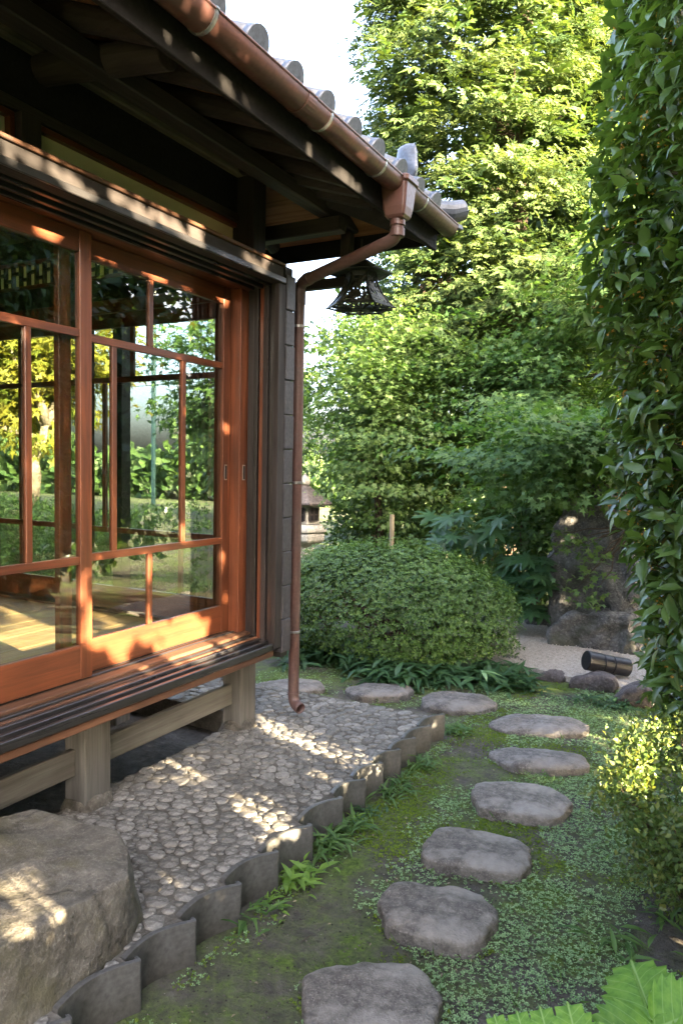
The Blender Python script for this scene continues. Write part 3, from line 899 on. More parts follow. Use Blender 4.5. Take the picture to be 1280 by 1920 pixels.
sliding_door('sliding_glass_door', 'red cedar glass door beside the dark corner jamb, with pull handle', FA, 2.025, 3.122, -2.352, -2.322, .677, 2.444, 'y', PAT, 'sliding glass doors', handle=3.088)
sliding_door('sliding_glass_door', 'red cedar glass door at the left edge, sliding in front of its neighbour', FA, 1.052, 2.148, -2.306, -2.276, .677, 2.444, 'y', ((.53,), (.325, .73), (.53,)), 'sliding glass doors')
sliding_door('sliding_glass_door', 'red cedar glass door south of the left edge door', FA, -.04, 1.10, -2.352, -2.322, .677, 2.444, 'y', PAT, 'sliding glass doors')
sliding_door('sliding_glass_door', 'inner glass door in the end wall seen through the right hand door', FB, 2.47, 3.58, 3.255, 3.285, .663, 2.424, 'x', ((.27,), (.27, .80), (.6,)), 'glass doors of the end wall')
sliding_door('sliding_glass_door', 'inner glass door in the end wall seen through the left hand door', FB, 3.50, 4.80, 3.295, 3.325, .663, 2.424, 'x', ((.5,), (.5,), (.5,)), 'glass doors of the end wall')
sliding_door('sliding_glass_door', 'inner glass door at the deep end of the end wall', FB, 4.75, 5.95, 3.255, 3.285, .663, 2.424, 'x', ((.5,), (.5,), (.5,)), 'glass doors of the end wall')

# ------------------------------------------------------------------ eaves and roof
EAX, EAZ, EAN, SL = -1.58, 2.845, 4.02, .40     # eave edge x, soffit z there, north eave y, slope
RX = -4.30
def soff(x): return EAZ + (EAX - x) * SL
# sheathing boards along the eave (soffit), one by one
nb = 9
for i in range(nb):
    x1 = EAX - i * .115; x0 = x1 - .112
    yN = EAN - (EAX - (x0 + x1) / 2)
    MB().prism([(x0, soff(x0) + .062), (x1, soff(x1) + .062), (x1, soff(x1) + .078), (x0, soff(x0) + .078)], 1, Y_S - .6, yN).build('soffit_board', M['soffity'], house, 0)
for i in range(nb):
    y1 = EAN - i * .115; y0 = y1 - .112
    z = lambda y: EAZ + (EAN - y) * SL
    xE = EAX - (EAN - (y0 + y1) / 2)
    MB().prism([(y0, z(y0) + .062), (y1, z(y1) + .062), (y1, z(y1) + .078), (y0, z(y0) + .078)], 0, -6.6, xE).build('soffit_board', M['soffitx'], house, 0)
# rafters: peeled logs
yy = -1.45
ri = 0
while yy < 3.2:
    tip = -1.66
    MB().tube([(-2.46, yy, soff(-2.46) + .02), (-2.0, yy + .004, soff(-2.0) + .021), (tip, yy, soff(tip) + .022)], [.046, .044, .041], 14, up=(0, 0, 1)).build('rafter', M['beamx'], house, .004, smooth=False)
    yy += .33; ri += 1
# bracket log carried below the rafters, its round end showing
for yb in (2.0, .2):
    MB().tube([(-2.46, yb, 3.03), (-1.76, yb, 2.935)], [.058, .055], 18, up=(0, 0, 1)).build('bracket_log', M['beamx'], house, .003)
xx = -2.6
while xx > -6.2:
    MB().tube([(xx, 3.38, EAZ + (EAN - 3.38) * SL + .02), (xx, EAN - .08, EAZ + .05)], [.046, .041], 12, up=(0, 0, 1)).build('rafter', M['beamy'], house, .004)
    xx -= .33
# hip rafter
MB().tube([(-2.46, 3.14, 3.17), (EAX - .02, EAN - .02, EAZ + .02)], [.07, .06], 4, up=(0, 0, 1)).build('hip_rafter', M['beamx'], house, .006)
for (x_, y_) in ((-1.80, 3.33), (-1.84, 3.56)):
    MB().tube([(-2.45, 3.20 + (y_ - 3.33) * .6, 3.13), (x_ + .10, y_, soff(x_ + .10) + .02)], [.044, .04], 12, up=(0, 0, 1)).build('rafter', M['beamx'], house, .004)
# purlin below the rafters and its extension to the corner, carrying the lantern
box('eave_purlin', M['beamy'], house, -2.10, -2.02, Y_S, 3.95, soff(-2.02) - .105, soff(-2.02) - .028, .006)
box('eave_purlin', M['beamx'], house, -6.2, -1.96, 3.60, 3.68, soff(-2.02) - .19, soff(-2.02) - .108, .006)
box('lantern_arm', M['beamx'], house, -2.40, -1.98, 3.86, 3.91, 2.60, 2.655, .004)
box('arm_post', M['beamz'], house, -2.09, -2.03, 3.855, 3.915, 2.657, soff(-2.02) - .11, .003)
# fascia
box('fascia_board', M['fascia'], house, EAX, EAX + .022, Y_S - .6, EAN, EAZ - .065, EAZ + .085, .003)
box('fascia_board', M['fascia'], house, -6.6, EAX, EAN - .022, EAN, EAZ - .03, EAZ + .085, .003)
# roof deck
deck = MB()
a = (EAX + .05, Y_S - .6); hipx = RX; hipy = EAN + .05 - (EAX + .05 - RX)
zt = lambda x: EAZ + .085 + (EAX - x) * SL
zr = zt(RX)
deck.v += [(a[0], a[1], zt(a[0])), (a[0], EAN + .05, zt(a[0])), (RX, hipy, zr), (RX, a[1], zr), (-6.9, EAN + .05, zt(a[0])), (-7.0, a[1], zt(a[0]))]
deck.f += [(0, 1, 2, 3), (1, 4, 2), (4, 5, 3, 2)]
k0 = len(deck.v)
deck.v += [(x, y, z - .02) for x, y, z in deck.v[:6]]
deck.f += [tuple(k0 + i for i in f[::-1]) for f in deck.f[:3]]
roof = deck.build('roof', M['plaster'], house, 0)
# tiles: round caps and curved pans
def half_tube(mb, p0, p1, r, th=.012, seg=10, full=math.pi, endcap=True):
    p0, p1 = Vector(p0), Vector(p1); t = (p1 - p0).normalized(); up = Vector((0, 0, 1)); up = (up - t * up.dot(t)).normalized(); sd = t.cross(up)
    n0 = len(mb.v)
    for p in (p0, p1):
        for q in (r, r - th):
            for k in range(seg + 1):
                g = (math.pi - full) / 2 + full * k / seg
                mb.v.append(tuple(p + (sd * math.cos(g) + up * math.sin(g)) * q))
    s1 = seg + 1
    for k in range(seg):
        mb.f.append((n0+k, n0+k+1, n0+2*s1+k+1, n0+2*s1+k))
        mb.f.append((n0+s1+k+1, n0+s1+k, n0+3*s1+k, n0+3*s1+k+1))
        mb.f.append((n0+k+1, n0+k, n0+s1+k, n0+s1+k+1))
        mb.f.append((n0+2*s1+k, n0+2*s1+k+1, n0+3*s1+k+1, n0+3*s1+k))
    if endcap:
        n1 = len(mb.v)
        c = p0 - t * .012
        for k in range(18):
            g = 2 * math.pi * k / 18
            mb.v.append(tuple(c + (sd * math.cos(g) + up * math.sin(g)) * (r + .004)))
        for k in range(18):
            g = 2 * math.pi * k / 18
            mb.v.append(tuple(c + t * .03 + (sd * math.cos(g) + up * math.sin(g)) * (r + .002)))
        mb.f.append(tuple(n1 + k for k in range(18))); mb.f.append(tuple(n1 + 18 + k for k in range(18))[::-1])
        for k in range(18): mb.f.append((n1+(k+1) % 18, n1+k, n1+18+k, n1+18+(k+1) % 18))
TLT = math.atan(SL)
def tile_pair(eave):
    cap = MB(); half_tube(cap, (0, 0, .034), (-.27 * math.cos(TLT), 0, .034 + .27 * math.sin(TLT)), (.058 if eave else .055), endcap=eave) if True else half_tube(cap, (0, 0, .034), (-.27, 0, .034), .05, endcap=eave)
    pan = MB()
    n0 = 0; sg = 10
    for (xq, zq) in ((0.012, 0), (-.27 * math.cos(TLT), .27 * math.sin(TLT))):
        for th in (0, -.018):
            for k in range(sg + 1):
                yq = .03 + .185 * k / sg
                pan.v.append((xq, yq, zq + th + .012 - .030 * math.sin(math.pi * k / sg)))
    s1 = sg + 1
    for k in range(sg):
        pan.f += [(k, k+1, 2*s1+k+1, 2*s1+k), (s1+k+1, s1+k, 3*s1+k, 3*s1+k+1), (k+1, k, s1+k, s1+k+1), (2*s1+k, 2*s1+k+1, 3*s1+k+1, 3*s1+k)]
    return cap.mesh('cap_tile'), pan.mesh('pan_tile')
CAP_E, PAN_E = tile_pair(True); CAP, PAN = tile_pair(False)
for me in (CAP_E, PAN_E, CAP, PAN):
    me.materials.append(M['tile'])
    me.polygons.foreach_set('use_smooth', [len(p.vertices) < 6 for p in me.polygons])
TX = EAX + .075
for j in range(4):
    for i in range(-8, 10):
        y = 2.141 + i * .24
        if y > EAN + .02 - j * .25 - .05: continue
        xx = TX - j * .245
        z = zt(xx) + .036 + (.006 if j else 0)
        for (nm, me) in (('cap_tile', CAP_E if j == 0 else CAP), ('pan_tile', PAN_E if j == 0 else PAN)):
            if nm == 'pan_tile' and y + .22 > EAN + .03 - j * .25: continue
            o = link(nm, me, None, roof); o.location = (xx + random.uniform(-.004, .004), y, z + random.uniform(-.003, .003)); o.rotation_euler = (random.uniform(-.01, .01), 0, random.uniform(-.012, .012))
for j in range(2):
    for i in range(18):
        x = EAX - .12 - i * .24
        if x > EAX - .02 - j * .25: continue
        yq = EAN + .075 - j * .245
        z = EAZ + .085 + (EAN - yq) * SL + .012
        for (nm, me) in (('cap_tile', CAP_E if j == 0 else CAP), ('pan_tile', PAN_E if j == 0 else PAN)):
            o = link(nm, me, None, roof); o.location = (x, yq, z); o.rotation_euler = (0, 0, rad(90))
# hip ridge: two courses, round capping and an ornament at its foot
def hip(t): return Vector((EAX + .05 - t, EAN + .05 - t, zt(EAX + .05 - t) + (.055 if t > .1 else .02)))
def ridge_course(t0, t1, w, h0, h1, name):
    a_, b_ = hip(t0), hip(t1); sd = Vector((1, -1, 0)).normalized() * w
    mb = MB(); vs = [a_ - sd, a_ + sd, b_ + sd, b_ - sd]
    mb.v += [tuple(q + Vector((0, 0, h0))) for q in vs] + [tuple(q + Vector((0, 0, h1))) for q in vs]
    mb.f += [(0, 3, 2, 1), (4, 5, 6, 7), (0, 1, 5, 4), (1, 2, 6, 5), (2, 3, 7, 6), (3, 0, 4, 7)]
    return mb.build(name, M['tile'], roof, .006)
t = .16
while t < 2.6:
    ridge_course(t, t + .285, .085, .02, .072, 'ridge_course_tile'); ridge_course(t + .01, t + .28, .105, .074, .094, 'ridge_course_tile')
    ridge_course(t + .015, t + .30, .08, .096, .135, 'ridge_course_tile')
    mb = MB(); half_tube(mb, hip(t + .02) + Vector((0, 0, .13)), hip(t + .31) + Vector((0, 0, .13)), .072, .014, 10, math.pi, endcap=False)
    mb.build('ridge_cap_tile', M['tile'], roof, 0, smooth=True)
    t += .29
ob = hip(.20) + Vector((0, 0, .10))
rock_hull('ridge_ornament', [ob + Vector(p) for p in ((.06, .06, -.04), (-.03, -.03, -.04), (.13, -.08, -.03), (-.08, .13, -.03), (.12, -.07, .07), (-.07, .12, .07), (.16, -.11, .01), (-.11, .16, .01), (.06, .05, .21), (-.02, -.03, .20), (.11, -.03, .19), (-.03, .11, .19), (.08, .08, .08))], M['tile'], roof, 3, .008, 22, 3)
mb = MB(); half_tube(mb, hip(.10) + Vector((0, 0, .02)), hip(.40) + Vector((0, 0, .02)), .07, .014, 10, math.pi, True); mb.build('hip_foot_tile', M['tile'], roof, 0)
# upturned corner tile
cpath = [hip(.28) + Vector((0, 0, .04)), hip(.16) + Vector((0, 0, .045)), hip(.05) + Vector((0, 0, .05)), hip(-.02) + Vector((0, 0, .085)), hip(-.08) + Vector((0, 0, .135))]
mb = MB(); mb.tube(cpath, [.055, .062, .066, .064, .056], 16, up=(0, 0, 1)); mb.build('corner_tile', M['tile'], roof, .004, smooth=False)
mb = MB()
for k, q in enumerate((-.09, -.03, .03, .09)):
    pass
MB().prism([(EAX - .02, EAN + .10), (EAX + .13, EAN + .13), (EAX + .10, EAN - .02)], 2, zt(EAX) - .012, zt(EAX) + .016).build('corner_pan_tile', M['tile'], roof, .004)

# ------------------------------------------------------------------ rain gutter and downpipe
GX, GZ, GR = -1.495, 2.912, .056
gut = thing('rain_gutter', 'brown half round gutter along the eave with hopper and bent downpipe', 'gutter', (-2.15, 3.51, .15))
def half_pipe(y0, y1, r, th=.004, seg=14):
    mb = MB()
    for y in (y0, y1):
        for q in (r, r - th):
            for k in range(seg + 1):
                g = math.pi + math.pi * k / seg
                mb.v.append((GX + math.cos(g) * q, y, GZ + math.sin(g) * q))
    s1 = seg + 1
    for k in range(seg):
        mb.f += [(k, k+1, 2*s1+k+1, 2*s1+k), (s1+k+1, s1+k, 3*s1+k, 3*s1+k+1), (k+1, k, s1+k, s1+k+1), (2*s1+k, 2*s1+k+1, 3*s1+k+1, 3*s1+k)]
    mb.f += [(0, 2*s1, 3*s1, s1), (seg, s1+seg, 3*s1+seg, 2*s1+seg)]
    for sgn in (-1, 1):
        mb.tube([(GX + sgn * (r - .001), y0, GZ + .002), (GX + sgn * (r - .001), y1, GZ + .002)], .0055, 8)
    return mb
ch = half_pipe(-2.1, 3.29, GR).build('gutter_channel', M['pvc'], gut, 0, smooth=True)
ch2 = half_pipe(3.37, 4.03, GR).build('gutter_channel', M['pvc2'], gut, 0, smooth=True)
for o in (ch, ch2):
    m_ = o.modifiers.new('es', 'EDGE_SPLIT'); m_.split_angle = rad(45)
mb = MB(); mb.lathe([(GR + .002, 0), (GR + .002, .004)], (0, 0, 0), 24)
mb.v = [(GX + x, 4.03 + z, GZ + min(y, 0.003)) for x, y, z in mb.v]
mb.build('gutter_end_cap', M['pvc2'], gut, 0)
def gutter_band(y, w, extra, mat, name):
    mb = half_pipe(y, y + w, GR + extra, .004); return mb.build(name, mat, gut, 0)
for y in (.3, 1.05, 1.84, 2.56, 3.06, 3.56):
    gutter_band(y, .014, .004, M['steel'], 'gutter_bracket')
    MB().tube([(GX + GR, y + .007, GZ + .006), (GX, y + .007, GZ + .012), (GX - GR - .02, y + .007, GZ + .004)], .0035, 6).build('bracket_wire', M['steel'], gut)
gutter_band(2.39, .06, .003, M['pvc'], 'gutter_joint')
# hopper: tapered square box with rim
mb = MB()
hx, hy = GX, 3.33
prof = [(.040, -.165), (.052, -.150), (.060, -.115), (.066, -.05), (.070, -.005), (.080, -.003), (.080, .022), (.072, .024)]
for (r, z) in prof:
    for (sx, sy) in ((1, .82), (.82, 1), (-.82, 1), (-1, .82), (-1, -.82), (-.82, -1), (.82, -1), (1, -.82)):
        mb.v.append((hx + sx * r, hy + sy * r * .95, GZ - .008 + z))
for i in range(len(prof) - 1):
    for k in range(8): mb.f.append((i*8+k, i*8+(k+1) % 8, (i+1)*8+(k+1) % 8, (i+1)*8+k))
mb.f.append(tuple(range(8))[::-1]); e_ = (len(prof)-1)*8; mb.f.append(tuple(e_ + k for k in range(8)))
mb.build('hopper', M['pvc'], gut, .003)
PR = .031
hb = Vector((hx, hy, GZ - .17))
ptop = Vector((-2.150, 3.505, 2.545))
def bend(a, c, b, r=.05, n=5):
    """rounded corner at c between a and b"""
    a, c, b = Vector(a), Vector(c), Vector(b)
    p0 = c + (a - c).normalized() * r; p1 = c + (b - c).normalized() * r
    return [p0.lerp(c, t).lerp(c.lerp(p1, t), t) for t in [i / n for i in range(n + 1)]]
e1 = Vector((hx, hy, 2.655))
MB().tube([hb + Vector((0, 0, .03)), hb - Vector((0, 0, .03))], PR + .006, 20).build('pipe_collar', M['pvc'], gut, .002, smooth=False)
path = [hb - Vector((0, 0, .025))] + bend(hb, e1, ptop, .055) + bend(e1, ptop, ptop - Vector((0, 0, 1)), .055) + [Vector((-2.150, 3.505, 2.40)), Vector((-2.1505, 3.506, 1.4)), Vector((-2.152, 3.51, .27))] + bend((-2.152, 3.51, 1), (-2.152, 3.51, .205), (-2.04, 3.46, .185), .05) + [Vector((-2.085, 3.481, .192))]
dp = MB().tube(path, PR, 20, caps=False).build('downpipe', M['pvc2'], gut, 0, smooth=True)
sm = dp.modifiers.new('wall', 'SOLIDIFY'); sm.thickness = .003
for (p, q) in ((e1 + Vector((0, 0, .045)), e1 + Vector((0, 0, .005))), (ptop - Vector((0, 0, .04)), ptop - Vector((0, 0, .12)))):
    MB().tube([p, q], PR + .0045, 20).build('pipe_collar', M['pvc2'], gut, .002)
MB().tube([ptop + (e1 - ptop).normalized() * .05, ptop + (e1 - ptop).normalized() * .085], PR + .004, 20).build('pipe_collar', M['pvc2'], gut, .002)
MB().tube([(-2.152, 3.51, .27), (-2.152, 3.51, .262)], PR + .003, 20).build('pipe_collar', M['pvc2'], gut, .001)
for z in (2.309, 1.454, .617):
    cl = MB().tube([(-2.151, 3.507, z - .007), (-2.151, 3.507, z + .007)], PR + .003, 20).build('pipe_clip', M['steel'], gut, .001)
    MB().tube([(-2.18, 3.49, z), (-2.21, 3.385, z), (-2.21, 3.36, z)], .004, 6).build('clip_spike', M['steel'], cl)

# ------------------------------------------------------------------ where the sun gets through the trees (gaps left between the leaves)
for (u, v, r) in ((492, 1535, .055), (470, 1552, .045), (515, 1515, .05), (540, 1482, .035), (600, 1445, .05), (575, 1452, .03), (330, 1432, .055), (300, 1460, .05), (365, 1420, .04), (335, 1662, .04), (310, 1675, .03),
                  (640, 1465, .03), (755, 1395, .025), (790, 1370, .03), (700, 1400, .02), (140, 1830, .025), (275, 1755, .02)):
    gap(onZ(u, v, .155), r, .70)
for (u, v, r) in ((540, 1582, .05), (520, 1600, .04), (565, 1562, .03), (610, 1522, .03), (650, 1485, .028), (380, 1690, .018), (410, 1665, .016), (185, 1880, .028), (465, 1625, .014), (815, 1360, .02)):
    gap(onX(u, v, EX), r, 1.0)
for (u, v, r) in ((30, 1690, .07), (55, 1700, .06), (10, 1665, .05), (55, 1640, .02), (78, 1656, .02), (8, 1730, .04)):
    gap(onZ(u, v, .33), r, 1.0)
for (u, v, r) in ((153, 563, .028), (157, 590, .018), (150, 755, .04), (147, 690, .03), (152, 1070, .04), (150, 1110, .035), (151, 900, .025), (153, 1170, .03), (68, 440, .022), (110, 455, .014), (215, 482, .018), (290, 515, .03), (320, 522, .02), (360, 540, .02), (428, 560, .02),
                  (230, 870, .035), (228, 810, .022), (230, 980, .028), (362, 770, .022), (365, 930, .03), (425, 800, .028), (420, 1050, .028), (430, 1120, .02), (45, 640, .018), (42, 760, .03), (45, 880, .035), (42, 1020, .03), (20, 602, .015), (110, 626, .018), (345, 676, .018),
                  (210, 1060, .03), (190, 1055, .025), (300, 1040, .015), (215, 1218, .03), (250, 1205, .035), (285, 1200, .028), (235, 1235, .025), (300, 1225, .02), (340, 1180, .045), (365, 1195, .05), (330, 1200, .035), (395, 1160, .025), (405, 1215, .03), (378, 1172, .03), (390, 895, .0)):
    if r: gap(onX(u, v, -2.29), r)
for (u, v, r) in ((375, 1212, .045), (400, 1222, .05), (350, 1235, .03), (420, 1205, .03), (470, 1190, .02), (380, 1250, .03), (300, 1260, .018)):
    gap(onX(u, v, -2.12), r)
for (u, v, r) in ((15, 275, .03), (30, 290, .025), (85, 312, .03), (120, 325, .025), (135, 330, .02), (195, 360, .03), (225, 372, .03), (250, 385, .035), (275, 395, .02), (300, 405, .025), (330, 418, .03), (350, 430, .025), (380, 440, .022), (470, 480, .02), (500, 492, .015)):
    gap(onX(u, v, -2.05), r)
for (u, v, r) in ((25, 1490, .03), (255, 1405, .02), (285, 1390, .02), (368, 1335, .028), (390, 1322, .016), (345, 1450, .0)):
    if r: gap(onX(u, v, -2.30), r)
for (u, v, r) in ((275, 1455, .07), (320, 1390, .05), (110, 1395, .03), (390, 1340, .05), (250, 1440, .05)):
    gap(onZ(u, v, .02) if u != 110 else onZ(u, v, .02), r)
for (u, v, r) in ((40, 1165, .05), (20, 1180, .05), (75, 1185, .05), (10, 1200, .05), (60, 1205, .06), (30, 1150, .04), (110, 1190, .05), (90, 1215, .04), (190, 1160, .035), (215, 1180, .03), (180, 1190, .03), (45, 1225, .03), (5, 1140, .05), (15, 1110, .05)):
    gap(onZ(u, v, .645), r, .95)
for (u, v, r) in ((395, 30, .03), (410, 55, .03), (470, 115, .03), (515, 150, .03), (668, 290, .045), (685, 312, .03), (350, 10, .03), (705, 322, .02), (620, 258, .02), (672, 300, .03)):
    gap(onX(u, v, -1.44), r)
for (u, v, r) in ((1200, 1425, .06), (1235, 1415, .07), (1160, 1440, .05), (1270, 1410, .06), (1190, 1455, .04), (1240, 1440, .05), (1150, 1378, .02), (1195, 1378, .03)):
    gap(onY(u, v, 2.72), r, 2.2)
for (u, v, r) in ((1148, 955, .05), (1160, 990, .04), (1105, 1112, .03)):
    gap(onY(u, v, 6.7), r, .7)

# ------------------------------------------------------------------ stepping stones
SS = [  # centre, width, depth, top, rotation, roundness, material
    ((-2.66, 4.30), .47, .33, .040, 15, 2.3, 'granite', 'flat grey stepping stone behind the downpipe at the house corner'),
    ((-2.08, 4.52), .45, .33, .050, 12, 2.2, 'granite', 'domed grey stepping stone at the foot of the clipped bush'),
    ((-1.535, 4.55), .47, .36, .060, 8, 2.2, 'granite', 'domed grey stepping stone under the striped bamboo grass leaf'),
    ((-.975, 4.40), .56, .31, .050, 4, 2.3, 'granite', 'long grey stepping stone farthest along the path, with a small weed at its edge'),
    ((-.853, 3.87), .50, .31, .055, 2, 2.5, 'granite', 'smooth bluish grey stepping stone fifth from the near end of the path'),
    ((-.805, 3.31), .45, .34, .058, -6, 2.8, 'granite2', 'brown oval stepping stone with a pale worn patch, fourth from the near end'),
    ((-.842, 2.775), .42, .315, .062, -10, 3.6, 'granite2', 'rough angular brown stepping stone, third from the near end'),
    ((-.835, 2.30), .39, .30, .070, -12, 2.9, 'granite2', 'thick rounded brown stepping stone, second from the near end'),
    ((-.845, 1.815), .385, .33, .060, 0, 2.6, 'granite2', 'round brown stepping stone cut off by the bottom edge'),
]
for i, (c, w, d, top, rot, p, mk, lab) in enumerate(SS):
    slab_stone('stepping_stone', c[0], c[1], w / 2, d / 2, rad(rot + (24 if i > 4 else 18)), top, M[mk], lab, 'stepping stone', 'stepping stones of the garden path', p, i + 1, (random.uniform(-.03, .03), random.uniform(-.05, .02)), .10 if i > 4 else .42)

# step boulder before the doors
bp = []
TOPZ = .335
for (u, v) in ((-90, 1545), (60, 1512), (112, 1540), (215, 1560), (240, 1592), (240, 1638), (110, 1718), (-20, 1775), (-140, 1850)):
    q = onZ(u, v, TOPZ); bp.append((q.x, q.y, TOPZ + random.uniform(-.012, .006)))
bp += [(-1.55, 1.69, .10), (-1.50, 1.55, .10), (-1.47, 1.30, .10), (-1.49, .90, .10), (-1.60, .5, .10), (-2.15, .5, .10), (-2.15, 1.45, .10), (-1.75, 1.72, .10), (-2.1, .6, .33), (-1.62, .6, .32)]
b = rock_hull('step_boulder', bp, M['boulder'], None, 5, .013, 6.5, 4, 0)
tag(b, 'large flat topped grey boulder serving as the step before the doors', 'boulder')

# tall rocks by the gravel
rp = [onY(u, v, 6.85) for (u, v) in ((1040, 985), (1058, 932), (1100, 912), (1128, 922), (1165, 985), (1185, 1060), (1200, 1170), (1018, 1075), (1024, 1150))]
rp = [tuple(q) for q in rp] + [(q.x + .1, q.y + .45, q.z - .02) for q in rp] + [(-1.42, 6.75, -.05), (-.7, 6.75, -.05), (-1.3, 7.4, -.05), (-.6, 7.4, -.05)]
tag(rock_hull('tall_rock', rp, M['rock'], None, 5, .13, 2.9, 11, 0, False), 'tall dark craggy rock standing at the edge of the gravel', 'rock')
rp = [onY(u, v, 6.5) for (u, v) in ((1027, 1180), (1060, 1155), (1120, 1150), (1175, 1160), (1185, 1235), (1040, 1225))]
rp = [tuple(q) for q in rp] + [(q.x + .05, q.y + .3, q.z) for q in rp]
tag(rock_hull('low_rock', rp, M['rock'], None, 5, .06, 5, 12, 0), 'low dark rock lying in front of the tall craggy rock', 'rock')
rp = [onY(u, v, 7.2) for (u, v) in ((975, 1150), (1000, 1140), (1022, 1150), (1028, 1195), (975, 1198))]
rp = [tuple(q) for q in rp] + [(q.x + .05, q.y + .35, q.z) for q in rp]
tag(rock_hull('small_rock', rp, M['rock'], None, 4, .03, 5, 13, 1), 'small grey rock between the broad leaved shrub and the tall rock', 'rock')
for i, (u0, u1, v0, v1, y, mk, lab) in enumerate(((985, 1060, 1258, 1295, 5.45, 'rock2', 'pale border rock at the front edge of the gravel'), (1055, 1160, 1262, 1310, 5.35, 'rock2', 'purplish brown border rock next to the spotlight'),
                                                  (1140, 1230, 1285, 1335, 5.1, 'rock2', 'grey border rock under the hanging evergreen leaves'), (890, 990, 1232, 1275, 5.75, 'rock', 'dark border rock half hidden by bamboo grass'))):
    qs = [onY(u, v, y) for (u, v) in ((u0, v1), (u0 + 12, v0 + 12), ((u0 + u1) / 2, v0), (u1 - 12, v0 + 9), (u1, v1))]
    rp = [(q.x, q.y, max(-.03, q.z)) for q in qs] + [(q.x + .03, q.y + .24, max(-.03, q.z - .02)) for q in qs]
    tag(rock_hull('border_rock', rp, M[mk], None, 4, .025, 6, 20 + i, 1), lab, 'rock', 'rocks edging the gravel')

# gravel bed
gb = MB().prism([(-2.2, 5.9), (-1.55, 5.70), (-1.0, 5.52), (-.3, 5.4), (1.0, 5.6), (1.0, 8.0), (-2.4, 8.0)], 2, -.04, .035)
gravel = tag(gb.build('gravel_bed', M['gravel'], None), 'pale pea gravel bed in front of the rocks', kind='structure')
n = 9000
gp = np.column_stack([RNG.uniform(-2.3, .4, n), RNG.uniform(5.45, 7.4, n), np.full(n, .038)])
gp = gp[gp[:, 1] > 5.52 - (gp[:, 0] + 1.0) * .30 + .05]
T_OCT = ([(.6, 0, 0), (0, .5, 0), (-.6, 0, 0), (0, -.5, 0), (0, 0, .42)], [(0, 1, 4), (1, 2, 4), (2, 3, 4), (3, 0, 4)])
scatter('gravel_stones', T_OCT, gp, np.column_stack([RNG.normal(size=(len(gp), 2)), np.zeros(len(gp))]), np.tile([0., 0, 1], (len(gp), 1)), RNG.uniform(.010, .022, len(gp)), M['gravel'], gravel, 'stuff')

# spotlight
sp = thing('garden_spotlight', 'black cylindrical garden spotlight lying low beside the gravel', 'spotlight', (-.83, 5.6, .04))
a_ = onY(1098, 1238, 5.55); b_ = onY(1175, 1252, 5.75)
ax_ = (b_ - a_).normalized(); rS = .069
MB().tube([a_, a_ + ax_ * .004, a_ + ax_ * .12], [rS, rS + .002, rS + .002], 28).build('hood', M['black'], sp, .003)
MB().tube([a_ + ax_ * .126, a_ + ax_ * .20], [rS - .002] * 2, 28).build('lamp_body', M['black'], sp, .003)
MB().tube([a_ + ax_ * .206, a_ + ax_ * .34], [rS - .003] * 2, 28).build('lamp_body', M['black'], sp, .003)
MB().tube([a_ + ax_ * .1, a_ + ax_ * .3], [rS - .012] * 2, 20).build('core', M['black'], sp)
MB().tube([a_ + ax_ * .22 - Vector((0, 0, .06)), a_ + ax_ * .22 - Vector((0, 0, .25))], .02, 10).build('spike', M['black'], sp)

# ------------------------------------------------------------------ hanging bronze lantern
LC = Vector((-1.965, 3.88, 0))
hl = thing('hanging_lantern', 'dark bronze openwork lantern hanging under the eave corner', 'lantern', (LC.x, LC.y, 2.455))
zt_, zb_ = 2.655, 2.468
def lprof(t):        # t 0 top .. 1 bottom: concave flare
    return .085 + .105 * t ** 1.9
def lpt(g, t, off=0):
    r = lprof(t) + off; return Vector((LC.x + math.cos(g) * r, LC.y + math.sin(g) * r, zt_ + (zb_ - zt_) * t))
G0 = rad(18)
for k in range(6):
    g = G0 + k * math.pi / 3; g2 = g + math.pi / 3
    MB().tube([lpt(g, t / 8, .004) for t in range(9)] + [lpt(g, 1.0, .02) - Vector((0, 0, .004))], [.006] * 9 + [.004], 8).build('rib', M['bronze'], hl, smooth=True)
    # pierced panel: plate with cut-out scrolls
    nu, nv_ = 26, 20
    mb = MB(); idx = {}
    def pv(i, j):
        if (i, j) not in idx:
            t = .06 + .90 * j / nv_; p = lpt(g, t).lerp(lpt(g2, t), i / nu); idx[(i, j)] = len(mb.v); mb.v.append(tuple(p))
        return idx[(i, j)]
    for i in range(nu):
        for j in range(nv_):
            x_, y_ = (i + .5) / nu, (j + .5) / nv_
            edge = x_ < .07 or x_ > .93 or y_ < .07 or y_ > .80
            sw = math.sin(x_ * 17 + 3.0 * math.sin(y_ * 9 + k)) * math.cos(y_ * 13 + 2.5 * math.sin(x_ * 8))
            if y_ > .84: edge = abs(math.sin(x_ * math.pi * 9)) < .55 or y_ > .95
            if edge or sw > -.12: mb.f.append((pv(i, j), pv(i+1, j), pv(i+1, j+1), pv(i, j+1)))
    o = mb.build('openwork_panel', M['bronze2'], hl); m_ = o.modifiers.new('s', 'SOLIDIFY'); m_.thickness = .003
    MB().tube([lpt(g, 1), lpt(g2, 1)], .006, 8).build('lower_rim', M['bronze'], hl)
    # floor fret, radial bars
    for q in range(1, 5):
        e = lpt(g, 1).lerp(lpt(g2, 1), q / 5)
        MB().tube([e, Vector((LC.x + (e.x - LC.x) * .25, LC.y + (e.y - LC.y) * .25, zb_ - .012))], .0035, 6).build('floor_bar', M['bronze'], hl)
MB().lathe([(.05, -.016), (.055, -.008)], (LC.x, LC.y, zb_), 12).build('floor_boss', M['bronze'], hl)
MB().lathe([(.004, -.045), (.014, -.035), (.010, -.022), (.016, -.016)], (LC.x, LC.y, zb_), 12).build('finial', M['bronze'], hl, smooth=True)
